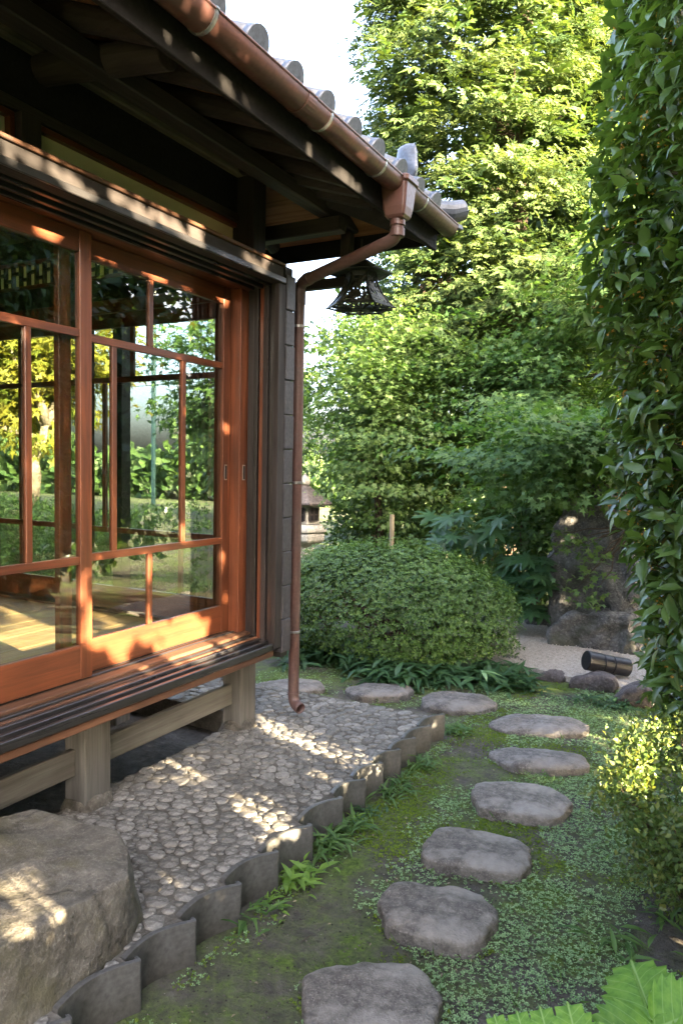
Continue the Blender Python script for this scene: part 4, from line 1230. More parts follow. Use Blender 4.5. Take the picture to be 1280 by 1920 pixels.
MB().lathe([(.150, .012), (.185, .004), (.185, .012), (.135, .030), (.085, .058), (.045, .085), (.022, .095), (.020, .115)], (LC.x, LC.y, zt_ - .002), 6, G0).build('lantern_roof', M['bronze'], hl, .003)
MB().lathe([(.092, -.02), (.092, .012)], (LC.x, LC.y, zt_), 6, G0).build('neck', M['bronze'], hl, .002)
MB().tube([(LC.x, LC.y, zt_ + .10), (LC.x, LC.y, 2.86)], .006, 8).build('hanger', M['bronze'], hl)

# ------------------------------------------------------------------ stone lantern behind the bush
sl = thing('stone_lantern', 'pale stone lantern with a latticed window beyond the clipped bush', 'lantern', (-4.78, 8.0, 0))
cx, cy = -4.78, 8.0
g6 = rad(10)
MB().lathe([(.26, -.02), (.26, .14), (.22, .18)], (cx, cy, 0), 6, g6).build('base', M['lantern_stone'], sl, .01)
MB().lathe([(.13, 0), (.12, .25), (.125, .36)], (cx, cy, .18), 20).build('shaft', M['lantern_stone'], sl, .004)
MB().lathe([(.15, 0), (.27, .07), (.28, .15), (.25, .17)], (cx, cy, .54), 6, g6).build('platform', M['lantern_stone'], sl, .012)
MB().lathe([(.29, 0), (.30, .05), (.24, .10)], (cx, cy, .715), 6, g6).build('platform', M['lantern_stone'], sl, .012)
fb = MB().lathe([(.20, 0), (.20, .24)], (cx, cy, .82), 6, g6).build('fire_box', M['lantern_stone'], sl, .008)
MB().lathe([(.36, 0), (.37, .03), (.24, .11), (.12, .19), (.06, .24)], (cx, cy, 1.06), 6, g6).build('lantern_roof', M['rock2'], sl, .01)
MB().lathe([(.05, 0), (.075, .05), (.05, .10), (.005, .15)], (cx, cy, 1.30), 14).build('finial', M['lantern_stone'], sl, smooth=True)
for ga in (rad(-80), rad(-20), rad(-140)):
    wx_, wy_ = math.cos(ga), math.sin(ga)
    c_ = Vector((cx + wx_ * .176, cy + wy_ * .176, .94)); sd_ = Vector((-wy_, wx_, 0)); nn_ = Vector((wx_, wy_, 0))
    def wbox(nm, mat, s0, s1, q0, q1, d0, d1):
        mb = MB(); P_ = [c_ + sd_ * s + nn_ * d + Vector((0, 0, q)) for d in (d0, d1) for (s, q) in ((s0, q0), (s1, q0), (s1, q1), (s0, q1))]
        mb.v = [tuple(p) for p in P_]; mb.f = [(0, 3, 2, 1), (4, 5, 6, 7), (0, 1, 5, 4), (1, 2, 6, 5), (2, 3, 7, 6), (3, 0, 4, 7)]
        return mb.build(nm, mat, fb)
    wbox('opening_shade_plate', M['plaster'], -.065, .065, -.075, .075, -.01, .004)  # no real opening: dark plate stands for the shade inside the window
    for s_ in (-.07, 0, .07): wbox('window_bar', M['beamz'], s_ - .009, s_ + .009, -.08, .08, .0045, .014)
    for s_ in (-.08, 0, .08): wbox('window_bar', M['beamz'], -.061, .061, s_ - .008, s_ + .008, .0047, .0125)

# bamboo stake and a placard in the shrubs
q = onY(735, 965, 8.0); st_ = thing('bamboo_stake', 'dry bamboo stake standing behind the clipped bush', 'stake', (q.x, 8.0, 0))
MB().tube([(q.x, 8, -.05), (q.x, 8, .33), (q.x, 8, .66), (q.x, 8, q.z)], .028, 12).build('cane', M['bamboo'], st_)
for z in (.33, .66, q.z - .06): MB().tube([(q.x, 8, z - .006), (q.x, 8, z + .006)], .031, 12).build('node', M['bamboo'], st_)
q = onY(702, 971, 9.0); pl = thing('placard', 'small white placard on a stick in the shade of the shrubs', 'sign', (q.x, 9.0, 0))
MB().box(q.x - .055, q.x + .055, 8.985, 9.0, q.z - .10, q.z + .10).build('board', M['white'], pl, .003)
for k in range(6):
    MB().box(q.x - .04, q.x + .04 - .012 * (k % 3), 8.983, 8.9845, q.z + .065 - k * .026, q.z + .073 - k * .026).build('text_line', M['black_ink'], pl)
MB().tube([(q.x, 9.01, -.05), (q.x, 9.01, q.z + .02)], .012, 8).build('stick', M['bamboo'], pl)

# ------------------------------------------------------------------ plants
def frame_right(p):      # image column of points, to thin what lies far outside the picture
    return p
# clipped azalea dome
az_t = thing('clipped_azalea', 'low clipped dome shaped bush beside the house corner', 'bush', (-2.45, 5.55, 0))
AC, AR = np.array([-2.56, 5.60, .33]), np.array([1.09, .76, .575])
def dome(n, jitter=.035):
    d = randdir(n * 2); d = d[d[:, 2] > -.55][:n]
    bump_ = np.array([noise.noise(Vector(x * 4.5)) for x in d]) * .075 + np.array([noise.noise(Vector(x * 11)) for x in d]) * .055
    r = 1 + bump_ + RNG.normal(size=len(d)) * jitter
    ex = np.sign(d) * np.abs(d) ** .80
    ex = unit(ex) * r[:, None]
    return AC + ex * AR, d
p, d = dome(11500, .04)
k = p[:, 2] > .12; p, d = p[k], d[k]
nrm = unit(d / AR * AR.mean() + np.array([0, 0, .35]) + randdir(len(p)) * .45)
tang = unit(np.cross(nrm, randdir(len(p))))
scatter('foliage', t_rosette(6, .45, .19), p, tang, nrm, RNG.uniform(.014, .029, len(p)), M['azalea'], az_t, 'stuff')
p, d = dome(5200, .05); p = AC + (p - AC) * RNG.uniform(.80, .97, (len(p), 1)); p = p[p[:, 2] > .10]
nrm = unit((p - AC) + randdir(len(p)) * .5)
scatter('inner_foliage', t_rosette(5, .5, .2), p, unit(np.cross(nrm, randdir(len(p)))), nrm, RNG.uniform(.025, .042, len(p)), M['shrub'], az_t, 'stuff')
p, d = dome(900, .02); k = d[:, 2] > .0; p, d = p[k], d[k]
p = AC + (p - AC) * RNG.uniform(1.02, 1.10, (len(p), 1)); nrm = unit(d + np.array([0, 0, .8]) + randdir(len(p)) * .4)
scatter('stray_shoots', t_rosette(5, .9, .17), p, unit(np.cross(nrm, randdir(len(p)))), nrm, RNG.uniform(.014, .026, len(p)), M['weed'], az_t, 'stuff')
for i in range(26):
    g = random.uniform(0, 6.28); r = random.uniform(.1, .75)
    a = (AC[0] + random.uniform(-.7, .7), AC[1] + random.uniform(-.35, .35), -.02)
    b = (AC[0] + math.cos(g) * r * 1.1, AC[1] + math.sin(g) * r * .75, random.uniform(.25, .6))
    MB().tube(limb_path(a, b, .12, 4), [.014, .012, .010, .008, .004], 6).build('stem', M['twig'], az_t, smooth=True)

# bamboo grass under it
n = 1250
t_ = RNG.uniform(0, 1, n)
bx_ = -3.0 + t_ * 1.75; by_ = 4.96 + .12 * np.sin(t_ * 9) + (t_ ** 2) * .20 + RNG.normal(size=n) * .13
bz_ = RNG.uniform(.0, .15, n) * (1 - .5 * t_)
pos = np.column_stack([bx_, by_, bz_])
ang = RNG.uniform(0, 6.283, n)
dd = np.column_stack([np.cos(ang), np.sin(ang) - .35, RNG.uniform(-.1, .9, n)])
tag(scatter('bamboo_grass', t_blade(4, .11, .45, .15, shape=.75), pos, dd, np.tile([0., 0, 1.], (n, 1)) + randdir(n) * .2, RNG.uniform(.09, .20, n), M['sasa'], None, 'stuff'), 'dark bamboo grass growing thickly under the clipped bush', 'ground cover')
# one sprig with pale margins leaning over the stone
sg = thing('striped_grass_sprig', 'bamboo grass sprig with pale margins leaning over a stepping stone', 'plant', (-1.56, 4.74, 0))
q0 = onY(905, 1262, 4.62)
for k in range(5):
    g = rad(-150 + k * 42); L = .13 - .012 * abs(k - 2)
    me = bpy.data.meshes.new('leaf'); v_, f_ = t_blade(5, .15, .5, .15, shape=.75); me.from_pydata([(x * L, y * L, z * L) for x, y, z in v_], [], f_); me.update()
    o = link('leaf', me, M['weed'] if k % 2 else M['creeper'], sg, True); o.location = q0 + Vector((0, 0, .0)); o.rotation_euler = (rad(15), 0, g)
MB().tube([(-1.50, 4.80, .0), tuple(q0)], [.003, .002], 6).build('stem', M['weed'], sg)

# osmanthus: tall evergreen at the right edge
os_t = thing('osmanthus_tree', 'tall dense evergreen with glossy leaves and tiny orange flowers at the right edge', 'tree', (.55, 3.35, 0))
def osm_left(z):       # left limit of the crown at a height
    return np.interp(z, [.45, .66, 1.0, 1.32, 1.7, 2.1, 2.7, 3.3, 4.2], [-.20, -.30, -.36, -.42, -.50, -.56, -.56, -.53, -.45])
nO = 25500
z = RNG.uniform(.5, 4.3, nO)
lft = osm_left(z) + .035
# crown seen from above: rough ellipse whose left side follows the limit
g = np.where(RNG.random(nO) < .68, RNG.uniform(.72 * np.pi, 1.5 * np.pi, nO), RNG.uniform(0, 2 * np.pi, nO)); rr_ = RNG.uniform(.55, 1.03, nO) ** .55
rx = (.75 - lft); ry = .85
wob = np.array([noise.noise(Vector((math.cos(a) * 2.5, math.sin(a) * 2.5, zz * 1.7))) for a, zz in zip(g, z)]) * .10
px = .75 + np.cos(g) * rx * (rr_ + wob); py = 3.35 + np.sin(g) * ry * (rr_ + wob)
pos = np.column_stack([px, py, z])
pos = pos[carve(pos, .02)]
n = len(pos)
out_ = unit(pos - np.column_stack([np.full(n, .75), np.full(n, 3.35), pos[:, 2]]))
tw = randdir(n)
dd = unit(out_ * .65 + tw * .8 + np.array([0, 0, -.25]))
nr = unit(np.array([0, 0, .85]) + out_ * .65 + randdir(n) * .5)
sc_ = RNG.uniform(.050, .105, n) ** 1.0
T_OS = t_blade(3, .215, .22, .16, shape=.9)
T_OS2 = t_blade(3, .235, .38, .22, shape=1.0)
# the leaves that show largest are pieces of their own
depth = -pos[:, 0] * math.sin(rad(28)) + pos[:, 1] * math.cos(rad(28))
uu = np.array([(pos[i, 0] * math.cos(rad(28)) + pos[i, 1] * math.sin(rad(28))) / depth[i] for i in range(n)])
cand = np.where((uu < .47) & (out_[:, 1] < .2))[0]
cand = cand[np.argsort(-(sc_[cand] / depth[cand]))][:300]
def leaf_mesh(t, name):
    me = bpy.data.meshes.new(name); me.from_pydata(t[0], [], t[1]); me.update()
    me.polygons.foreach_set('use_smooth', [True] * len(me.polygons)); return me
LM = [leaf_mesh(T_OS, 'leaf'), leaf_mesh(T_OS2, 'leaf')]
LM[0].materials.append(M['osmanthus']); LM[1].materials.append(M['osmanthus'])
LN = leaf_mesh(T_OS, 'leaf'); LN.materials.append(M['osmanthus_new'])
for i in cand:
    me = LN if RNG.random() < .12 else LM[int(RNG.random() < .5)]
    o = link('leaf', me, None, os_t)
    y_ = Vector(dd[i]).normalized(); x_ = y_.cross(Vector(nr[i])).normalized(); z_ = x_.cross(y_)
    mt = Matrix((x_, y_, z_)).transposed().to_4x4()
    o.matrix_basis = Matrix.Translation(pos[i]) @ mt @ Matrix.Scale(sc_[i], 4)
mask = np.ones(n, bool); mask[cand] = False
ii = np.where(mask)[0]; h1, h2 = ii[::2], ii[1::2]
scatter('foliage', T_OS, pos[h1], dd[h1], nr[h1], sc_[h1], M['osmanthus'], os_t, 'stuff', True)
scatter('foliage', T_OS2, pos[h2], dd[h2], nr[h2], sc_[h2], M['osmanthus'], os_t, 'stuff', True)
# twigs and blossom
vis = np.where((uu < .49) & (out_[:, 1] < .3))[0]
tws = RNG.choice(vis, 110, replace=False)
for i in tws:
    a = Vector(pos[i]) - Vector(out_[i]) * .14 + Vector((0, 0, -.05)); b = Vector(pos[i]) + Vector(out_[i]) * random.uniform(-.02, .03)
    MB().tube(limb_path(a, b, .1, 3), [.0035, .003, .0025, .0015], 5).build('twig', M['twig'], os_t)
fp = []
for i in RNG.choice(vis, 330, replace=False):
    c_ = pos[i] + out_[i] * .015
    fp += [c_ + RNG.normal(size=3) * .012 for _ in range(9)]
fp = np.array(fp)
scatter('blossom', t_rosette(4, .3, .35), fp, randdir(len(fp)), randdir(len(fp)), RNG.uniform(.0045, .0075, len(fp)), M['flower'], os_t, 'stuff')
for (a, b, r) in (((.6, 3.4, -.05), (.5, 3.3, 2.2), .06), ((.5, 3.3, 1.0), (0, 3.1, 2.6), .03), ((.55, 3.35, 1.4), (.9, 3.5, 3.6), .04), ((.52, 3.3, .7), (.05, 3.15, 1.3), .022), ((.5, 3.3, 2.2), (.35, 3.2, 4.0), .04)):
    MB().tube(limb_path(a, b, .05, 6), [r * (1 - .1 * i) for i in range(7)], 9).build('trunk', M['bark'], os_t, smooth=True)

# boxwood at its foot
bw = thing('boxwood_shrub', 'small leaved shrub with yellow sunlit tips at the right of the path', 'shrub', (-.02, 2.80, 0))
n = 17000
c0 = np.column_stack([RNG.uniform(-.40, .42, 330), RNG.uniform(2.42, 3.08, 330), RNG.uniform(.10, .68, 330)])
kk = ((c0[:, 0] - .05) / .42) ** 2 + ((c0[:, 1] - 2.78) / .36) ** 2 + ((c0[:, 2] - .40) / .30) ** 2
c0 = c0[(kk < 1.15) & (kk > .25)]
pos = c0[RNG.integers(0, len(c0), n)] + RNG.normal(size=(n, 3)) * np.array([.045, .045, .035])
pos = pos[pos[:, 2] > .03]; pos = pos[carve(pos, .006, .10)]
n = len(pos)
dd = unit(randdir(n) + np.array([-.1, -.1, .5])); nr = unit(randdir(n) * .7 + np.array([0, -.2, .8]))
scatter('foliage', t_diamond(.30, .08), pos, dd, nr, RNG.uniform(.016, .030, n), M['boxwood'], bw, 'stuff')
for i in range(34):
    b = c0[random.randrange(len(c0))]
    MB().tube(limb_path((.02 + random.uniform(-.08, .08), 2.80 + random.uniform(-.06, .06), -.02), tuple(b), .10, 5), [.011, .009, .007, .005, .004, .002], 6).build('stem', M['twig'], bw, smooth=True)

# mahonia close to the camera
mh = thing('mahonia', 'bright green spiny leaved plant in the bottom right corner', 'plant', (.02, .95, 0))
def mahonia_leaf(seed):
    """ovate leaflet with forward pointing spiny teeth"""
    v, f = [], []
    teeth = 6
    L = [(0, .088, 0)]
    for i in range(teeth):
        t0 = (i + .15) / (teeth + .6); t1 = (i + .95) / (teeth + .6)
        wf = lambda t: .40 * math.sin(math.pi * min(1, t * .80 + .14)) ** .9
        L.append((t0, wf(t0) - .035, 0)); L.append(((t0 + t1) / 2, wf((t0 + t1) / 2) + .0, 0)); L.append((t1, wf(t1) + .055, .035))
    L += [(.93, .05, 0), (1.0, .004, 0)]
    for (t, w, fw) in L:
        zz = -.12 * t * t
        for q in (-1, -.66, -.33, 0, .33, .66, 1):
            wave = .02 * math.sin(t * 40) * abs(q) ** 2
            v.append((w * q, t + fw * max(0, abs(q) - .66) * 3, zz + .10 * w * (1 - (abs(q) - .5) ** 2 * 4) * .8 + wave + (0 if q else -.012)))
    for i in range(len(L) - 1):
        for k_ in range(6):
            a = i * 7 + k_; f.append((a, a+1, a+8, a+7))
    return v, f
def mahonia_mat():
    m, nt, out = new_mat('mahonia_leaf')
    tc = N(nt, 'ShaderNodeTexCoord'); sp = N(nt, 'ShaderNodeSeparateXYZ'); nt.links.new(tc.outputs['Object'], sp.inputs[0])
    ab = N(nt, 'ShaderNodeMath', operation='ABSOLUTE'); nt.links.new(sp.outputs[0], ab.inputs[0])
    ml = N(nt, 'ShaderNodeMath', operation='MULTIPLY_ADD'); nt.links.new(ab.outputs[0], ml.inputs[0]); ml.inputs[1].default_value = -.75; nt.links.new(sp.outputs[1], ml.inputs[2])
    m7 = N(nt, 'ShaderNodeMath', operation='MULTIPLY'); nt.links.new(ml.outputs[0], m7.inputs[0]); m7.inputs[1].default_value = 6.6
    pp = N(nt, 'ShaderNodeMath', operation='PINGPONG'); nt.links.new(m7.outputs[0], pp.inputs[0]); pp.inputs[1].default_value = .5
    v1 = ramp(nt, pp.outputs[0], [(.0, .55), (.07, 0.0)])
    v2 = ramp(nt, ab.outputs[0], [(.008, .8), (.02, 0.0)])
    mx = N(nt, 'ShaderNodeMath', operation='MAXIMUM'); nt.links.new(v1.outputs[0], mx.inputs[0]); nt.links.new(v2.outputs[0], mx.inputs[1])
    nz = noise_tex(nt, tc.outputs['Object'], 6, 4, .6)
    c = ramp(nt, nz.outputs[0], [(.3, (.060, .145, .014)), (.5, (.105, .215, .022)), (.7, (.15, .265, .030))]).outputs[0]
    c = mixc(nt, mx.outputs[0], c, (.22, .33, .09))
    p = N(nt, 'ShaderNodeBsdfPrincipled'); nt.links.new(c, p.inputs['Base Color']); p.inputs['Roughness'].default_value = .5; p.inputs['Specular IOR Level'].default_value = .25
    nt.links.new(bump(nt, mx.outputs[0], -1.0, .06), p.inputs['Normal'])
    t = N(nt, 'ShaderNodeBsdfTranslucent'); nt.links.new(c, t.inputs[0])
    ms = N(nt, 'ShaderNodeMixShader'); ms.inputs[0].default_value = .22
    nt.links.new(p.outputs[0], ms.inputs[1]); nt.links.new(t.outputs[0], ms.inputs[2]); nt.links.new(ms.outputs[0], out.inputs[0])
    return m
M['mahonia'] = mahonia_mat()
MLM = []
for sd in range(2):
    me = leaf_mesh(mahonia_leaf(sd), 'leaflet'); me.materials.append(M['mahonia']); MLM.append(me)
def leaflet(base, tip, size, nrm, k):
    base, tip = Vector(base), Vector(tip); y_ = (tip - base); L = y_.length; y_.normalize()
    x_ = y_.cross(Vector(nrm)).normalized(); z_ = x_.cross(y_)
    o = link('leaflet', MLM[k % 2], None, mh); o.matrix_parent_inverse = Matrix.Identity(4)
    o.matrix_basis = Matrix.Translation(base - Vector(mh.location)) @ Matrix((x_ * size, y_ * L, z_ * size)).transposed().to_4x4()
    return o
def MP(u, v, y): return onY(u, v, y)
rach = [MP(1260, 2040, .90), MP(1226, 1930, .96), MP(1190, 1830, 1.0)]
MB().tube(rach + [MP(1183, 1815, 1.005)], [.0022, .002, .0014, .001], 6).build('leaf_stalk', M['weed_light'], mh)
for (b, tp, sz, k) in (((1222, 1912, .96), (1178, 1786, 1.05), .118, 0),
                       ((1225, 1925, .955), (1120, 1965, .90), .11, 1), ((1228, 1930, .955), (1340, 1880, .98), .12, 1),
                       ((1245, 1985, .93), (1120, 1985, .9), .07, 0), ((1250, 1990, .93), (1370, 1930, .95), .08, 0)):
    leaflet(MP(*b), MP(*tp), sz, (-.1, -.55, .8), k)
r2 = [MP(1240, 2080, .86), MP(1090, 2000, .86), MP(940, 1985, .86)]
MB().tube(r2, [.0022, .002, .001], 6).build('leaf_stalk', M['weed_light'], mh)
for (b, tp, sz, k) in (((1092, 2000, .86), (1064, 1878, .89), .070, 0), ((1040, 1995, .86), (1012, 1886, .89), .060, 1), ((995, 1990, .86), (968, 1893, .89), .054, 0), ((950, 1986, .86), (926, 1902, .88), .048, 1), ((1140, 2030, .86), (1150, 1925, .87), .068, 1)):
    leaflet(MP(*b), MP(*tp), sz, (.1, -.6, .8), k)
MB().tube([(.03, .95, -.02), (.05, .93, .4), tuple(MP(1260, 2045, .895)), ], [.009, .007, .004], 8).build('stem', M['twig'], mh)
MB().tube([(.05, .93, .4), tuple(MP(1240, 2085, .855))], [.006, .003], 8).build('stem', M['twig'], mh)

for k in range(4):                       # lower compound leaves
    g = .6 + k * 1.6; z0 = .34 + .09 * k; o_ = Vector((.045, .93, z0)); dr = Vector((math.cos(g), math.sin(g), .25)).normalized()
    MB().tube([o_, o_ + dr * .12 + Vector((0, 0, .02)), o_ + dr * .24], [.0022, .0018, .001], 6).build('leaf_stalk', M['weed_light'], mh)
    sd_ = dr.cross(Vector((0, 0, 1))).normalized()
    for q in (.08, .15, .22):
        for sg_ in (-1, 1): leaflet(o_ + dr * q, o_ + dr * (q + .03) + sd_ * sg_ * .075 + Vector((0, 0, .01)), .07, (0, 0, 1), k)
    leaflet(o_ + dr * .24, o_ + dr * .33, .08, (0, 0, 1), k)
# fatsia shrubs: big palmate leaves
FT = leaf_mesh(T_PALM, 'leaf'); FT.materials.append(M['fatsia'])
def fatsia(label, spots, base, seed):
    rnd = random.Random(seed)
    t = thing('fatsia_shrub', label, 'shrub', base, 'broad leaved shrubs by the rocks')
    for (u, v, y, s) in spots:
        q = onY(u, v, y)
        o = link('leaf', FT, None, t); o.matrix_parent_inverse = Matrix.Identity(4)
        dvec = Vector((rnd.uniform(-1, .3), rnd.uniform(-1, -.1), rnd.uniform(-.6, .1))).normalized(); nv = Vector((rnd.uniform(-.3, .3), -.35, .9))
        x_ = dvec.cross(nv).normalized(); z_ = x_.cross(dvec)
        o.matrix_basis = Matrix.Translation(q - Vector(base)) @ Matrix((x_, dvec, z_)).transposed().to_4x4() @ Matrix.Scale(s, 4)
        MB().tube([q, (q + Vector(base)) / 2 + Vector((0, .05, .15)), Vector(base) + Vector((0, 0, .1))], [.003, .004, .006], 5).build('leaf_stalk', M['weed'], t)
    return t
rnd = random.Random(3)
sp_ = [(rnd.uniform(925, 1035), rnd.uniform(1040, 1150), rnd.uniform(6.5, 7.0), rnd.uniform(.15, .23)) for _ in range(46)]
fatsia('broad palmate leaved shrub between the clipped bush and the tall rock', sp_, (-1.75, 6.95, 0), 4)
sp_ = [(rnd.uniform(815, 940), 990 - (u_ := rnd.uniform(-35, 30)) , rnd.uniform(6.6, 7.1), rnd.uniform(.16, .25)) for _ in range(22)]
fatsia('broad leaved branch reaching out above the clipped bush', sp_, (-2.1, 7.1, 0), 5)

# small weeds along the border tiles, each a tuft
def tuft(label, x, y, n, L, mat, narrow=True, up=.7, name='weed_tuft', spread=.05, cat='plant', group='weeds along the border tiles'):
    t = thing(name, label, cat, (x, y, 0), group)
    g = RNG.uniform(0, 6.283, n)
    pos = np.column_stack([x + RNG.normal(size=n) * spread, y + RNG.normal(size=n) * spread, RNG.uniform(.0, L * .5, n)])
    pos[:, 0] = np.maximum(pos[:, 0], EX + .03)
    dd = np.column_stack([np.cos(g) + .25, np.sin(g), RNG.uniform(.1, up * 1.6, n)])
    tm = t_blade(4, .085, .55, .2, shape=.7) if narrow else t_blade(4, .16, .35, .2, shape=.7)
    scatter('leaves', tm, pos, dd, np.tile([0., 0, 1.], (n, 1)) + randdir(n) * .25, L * RNG.uniform(.55, 1.2, n), M[mat], t, 'stuff')
    return t
for (u, v, n, L, mk, nar, lab) in ((545, 1650, 46, .075, 'weed_light', False, 'bright yellow green ferny weed at the foot of the sunlit border tile'),
                                   (590, 1590, 60, .095, 'weed', True, 'narrow leaved green weed just beyond the bright ferny weed'),
                                   (640, 1560, 50, .085, 'weed', True, 'narrow leaved weed by the middle border tiles'),
                                   (735, 1490, 60, .075, 'weed', True, 'upright weed clump before the farther border tiles'),
                                   (780, 1440, 50, .08, 'weed', True, 'grassy weed clump near the terrace corner'),
                                   (820, 1370, 60, .085, 'weed', True, 'weed spilling over the last border tile'),
                                   (465, 1725, 18, .08, 'weed', True, 'small star shaped weed at the nearest border tiles'),
                                   (690, 1530, 40, .06, 'sasa', True, 'low dark weed in the gap before the middle tiles'),
                                   (615, 1600, 40, .05, 'weed', True, 'low green weed under the sunlit border tile'), (755, 1470, 40, .05, 'weed', False, 'small round leaved weed by the farther tiles'), (500, 1690, 22, .05, 'weed_light', False, 'little pale weed left of the bright ferny weed'),
                                   (665, 1545, 40, .055, 'weed_light', True, 'pale grassy weed between the dark middle weeds')):
    q = onZ(u, v, .0); tuft(lab, max(q.x, EX + .05), q.y, n, L, mk, nar)
for (u, v, n, L, mk, lab) in ((1150, 1775, 26, .09, 'weed', 'narrow leaved weed under the small leaved shrub'), (1255, 1735, 20, .09, 'weed', 'leafy weed at the right edge below the shrub'), (960, 1405, 10, .05, 'weed', 'tiny weed growing in front of the farthest path stone'),
                              (1010, 1465, 22, .06, 'weed', 'grassy weed between two path stones'), (1100, 1320, 60, .09, 'sasa', 'dark grassy clump in front of the border rocks'), (1160, 1330, 60, .10, 'sasa', 'dark grassy clump under the evergreen leaves'),
                              (1000, 1300, 50, .09, 'sasa', 'dark grassy clump by the pale border rock')):
    q = onZ(u, v, .0); tuft(lab, q.x, q.y, n, L, mk, True, .7, 'weed_tuft', .05, 'plant', 'weeds beside the path')

# low creeping leaves and moss between the stones
def fbm(x, y, s, o): return noise.fractal(Vector((x * s, y * s, o)), 1.0, 2.0, 4)
def stone_free(x, y):
    for (c, w, d, *_r) in SS:
        if ((x - c[0]) / (w * .50)) ** 2 + ((y - c[1]) / (d * .53)) ** 2 < 1: return False
    return True
cp, mp = [], []
for _ in range(120000):
    x = random.uniform(-1.40, .35); y = random.uniform(1.0, 5.5)
    if x < -.06 * y - 0.0 + .25 or True:
        path_d = (x + .82) 
        a = fbm(x, y, 1.6, 5)
        bias = .16 + .25 * max(0, min(1, (x + 1.15) / .5)) - .30 * max(0, 1 - abs(x + 1.20) / .25)
        if y > 4.0: bias += .12
        if not stone_free(x, y): continue
        if a + bias > .24 + random.uniform(-.08, .16): cp.append((x, y, gh(x, y) + random.uniform(.002, .016)))
        elif fbm(x, y, 1.1, 11) + .04 > random.uniform(-.05, .25): mp.append((x, y, gh(x, y) + .001))
for _ in range(9000):
    x = random.uniform(-3.6, -1.3); y = random.uniform(3.98, 5.4)
    if stone_free(x, y) and fbm(x, y, 2, 5) > -.25: cp.append((x, y, gh(x, y) + random.uniform(.003, .03)))
for _ in range(2600):                            # along the foot of the border tiles
    y = random.uniform(1.05, 3.9); x = EX + .035 + abs(random.gauss(0, .05))
    if noise.noise(Vector((x * 6, y * 6, 7))) > -.05: (cp if random.random() < .5 else mp).insert(0, (x, y, gh(x, y) + random.uniform(0, .012)))
for (c, w, d, *_r) in SS:                      # packed round the foot of each stone
    for _ in range(420):
        g = random.uniform(0, 6.283); q = random.uniform(.97, 1.16) + random.uniform(0, .06)
        x, y = c[0] + math.cos(g) * w * .5 * q, c[1] + math.sin(g) * d * .5 * q
        if noise.noise(Vector((x * 9, y * 9, 2))) > -.1: cp.insert(0, (x, y, gh(x, y) + random.uniform(0, .014)))
        else: mp.insert(0, (x, y, gh(x, y) + .002))
random.shuffle(cp); random.shuffle(mp)
cp = np.array(cp[:37000]); mp = np.array(mp[:12000])
n = len(cp)
nr = unit(np.tile([0., 0, 1.], (n, 1)) + randdir(n) * .35)
tag(scatter('creeping_groundcover', t_rosette(3, .25, .36), cp, unit(np.cross(nr, randdir(n))), nr, RNG.uniform(.0045, .0095, n), M['creeper'], None, 'stuff'), 'tiny blue green creeping leaves covering the soil around the path', 'ground cover')
n = len(mp)
nr = unit(np.tile([0., 0, 1.], (n, 1)) + randdir(n) * .4)
tag(scatter('moss_cushions', t_rosette(4, .9, .28), mp, unit(np.cross(nr, randdir(n))), nr, RNG.uniform(.004, .008, n), M['moss'], None, 'stuff'), 'patches of yellow green moss on the damp soil', 'moss')
n = 1500
gp = cp[RNG.integers(0, len(cp), n)]; g = RNG.uniform(0, 6.283, n)
tag(scatter('short_grass', t_blade(2, .06, .4, .1, shape=.6), gp, np.column_stack([np.cos(g), np.sin(g), RNG.uniform(.4, 1.6, n)]), randdir(n), RNG.uniform(.02, .05, n), M['weed'], None, 'stuff'), 'sparse short grass blades among the creeping leaves', 'grass')
n = 9000
fx_ = np.column_stack([RNG.uniform(-1.40, .3, n), RNG.uniform(1.0, 5.2, n), np.zeros(n)])
fx_[:, 2] = [gh(a, b) for a, b, _ in fx_]
tag(scatter('soil_crumbs', T_OCT, fx_, np.column_stack([RNG.normal(size=(n, 2)), np.zeros(n)]), np.tile([0., 0, 1.], (n, 1)) + randdir(n) * .3, RNG.uniform(.003, .009, n) ** 1.0, M['crumb'], None, 'stuff'), 'crumbs of damp soil and grit on the ground', 'soil')
n = 260
fx_ = np.column_stack([RNG.uniform(-1.36, .2, n), RNG.uniform(1.1, 5, n), np.full(n, .014)])
tag(scatter('fallen_twigs', t_blade(2, .03, .1, .1), fx_, np.column_stack([RNG.normal(size=(n, 2)), np.zeros(n)]), np.tile([0., 0, 1.], (n, 1)), RNG.uniform(.02, .07, n), M['twig'], None, 'stuff'), 'thin fallen twigs and needles on the soil', 'twigs')
# fallen leaves and chips
n = 420
fx_ = np.column_stack([RNG.uniform(-1.38, .2, n), RNG.uniform(1.1, 5, n), np.full(n, .014)])
ax_l = np.column_stack([RNG.uniform(-2.3, EX - .08, 70), RNG.uniform(1.5, 3.85, 70), np.full(70, AP_T + .012)])
fx_ = np.vstack([fx_, ax_l]); n = len(fx_)
tag(scatter('leaf_litter', t_blade(2, .22, .25, .2), fx_, np.column_stack([RNG.normal(size=(n, 2)), np.zeros(n)]), np.tile([0., 0, 1.], (n, 1)) + randdir(n) * .3, RNG.uniform(.006, .018, n), M['bamboo'], None, 'stuff'), 'scattered dry leaf bits and pale chips on the soil', 'leaf litter')

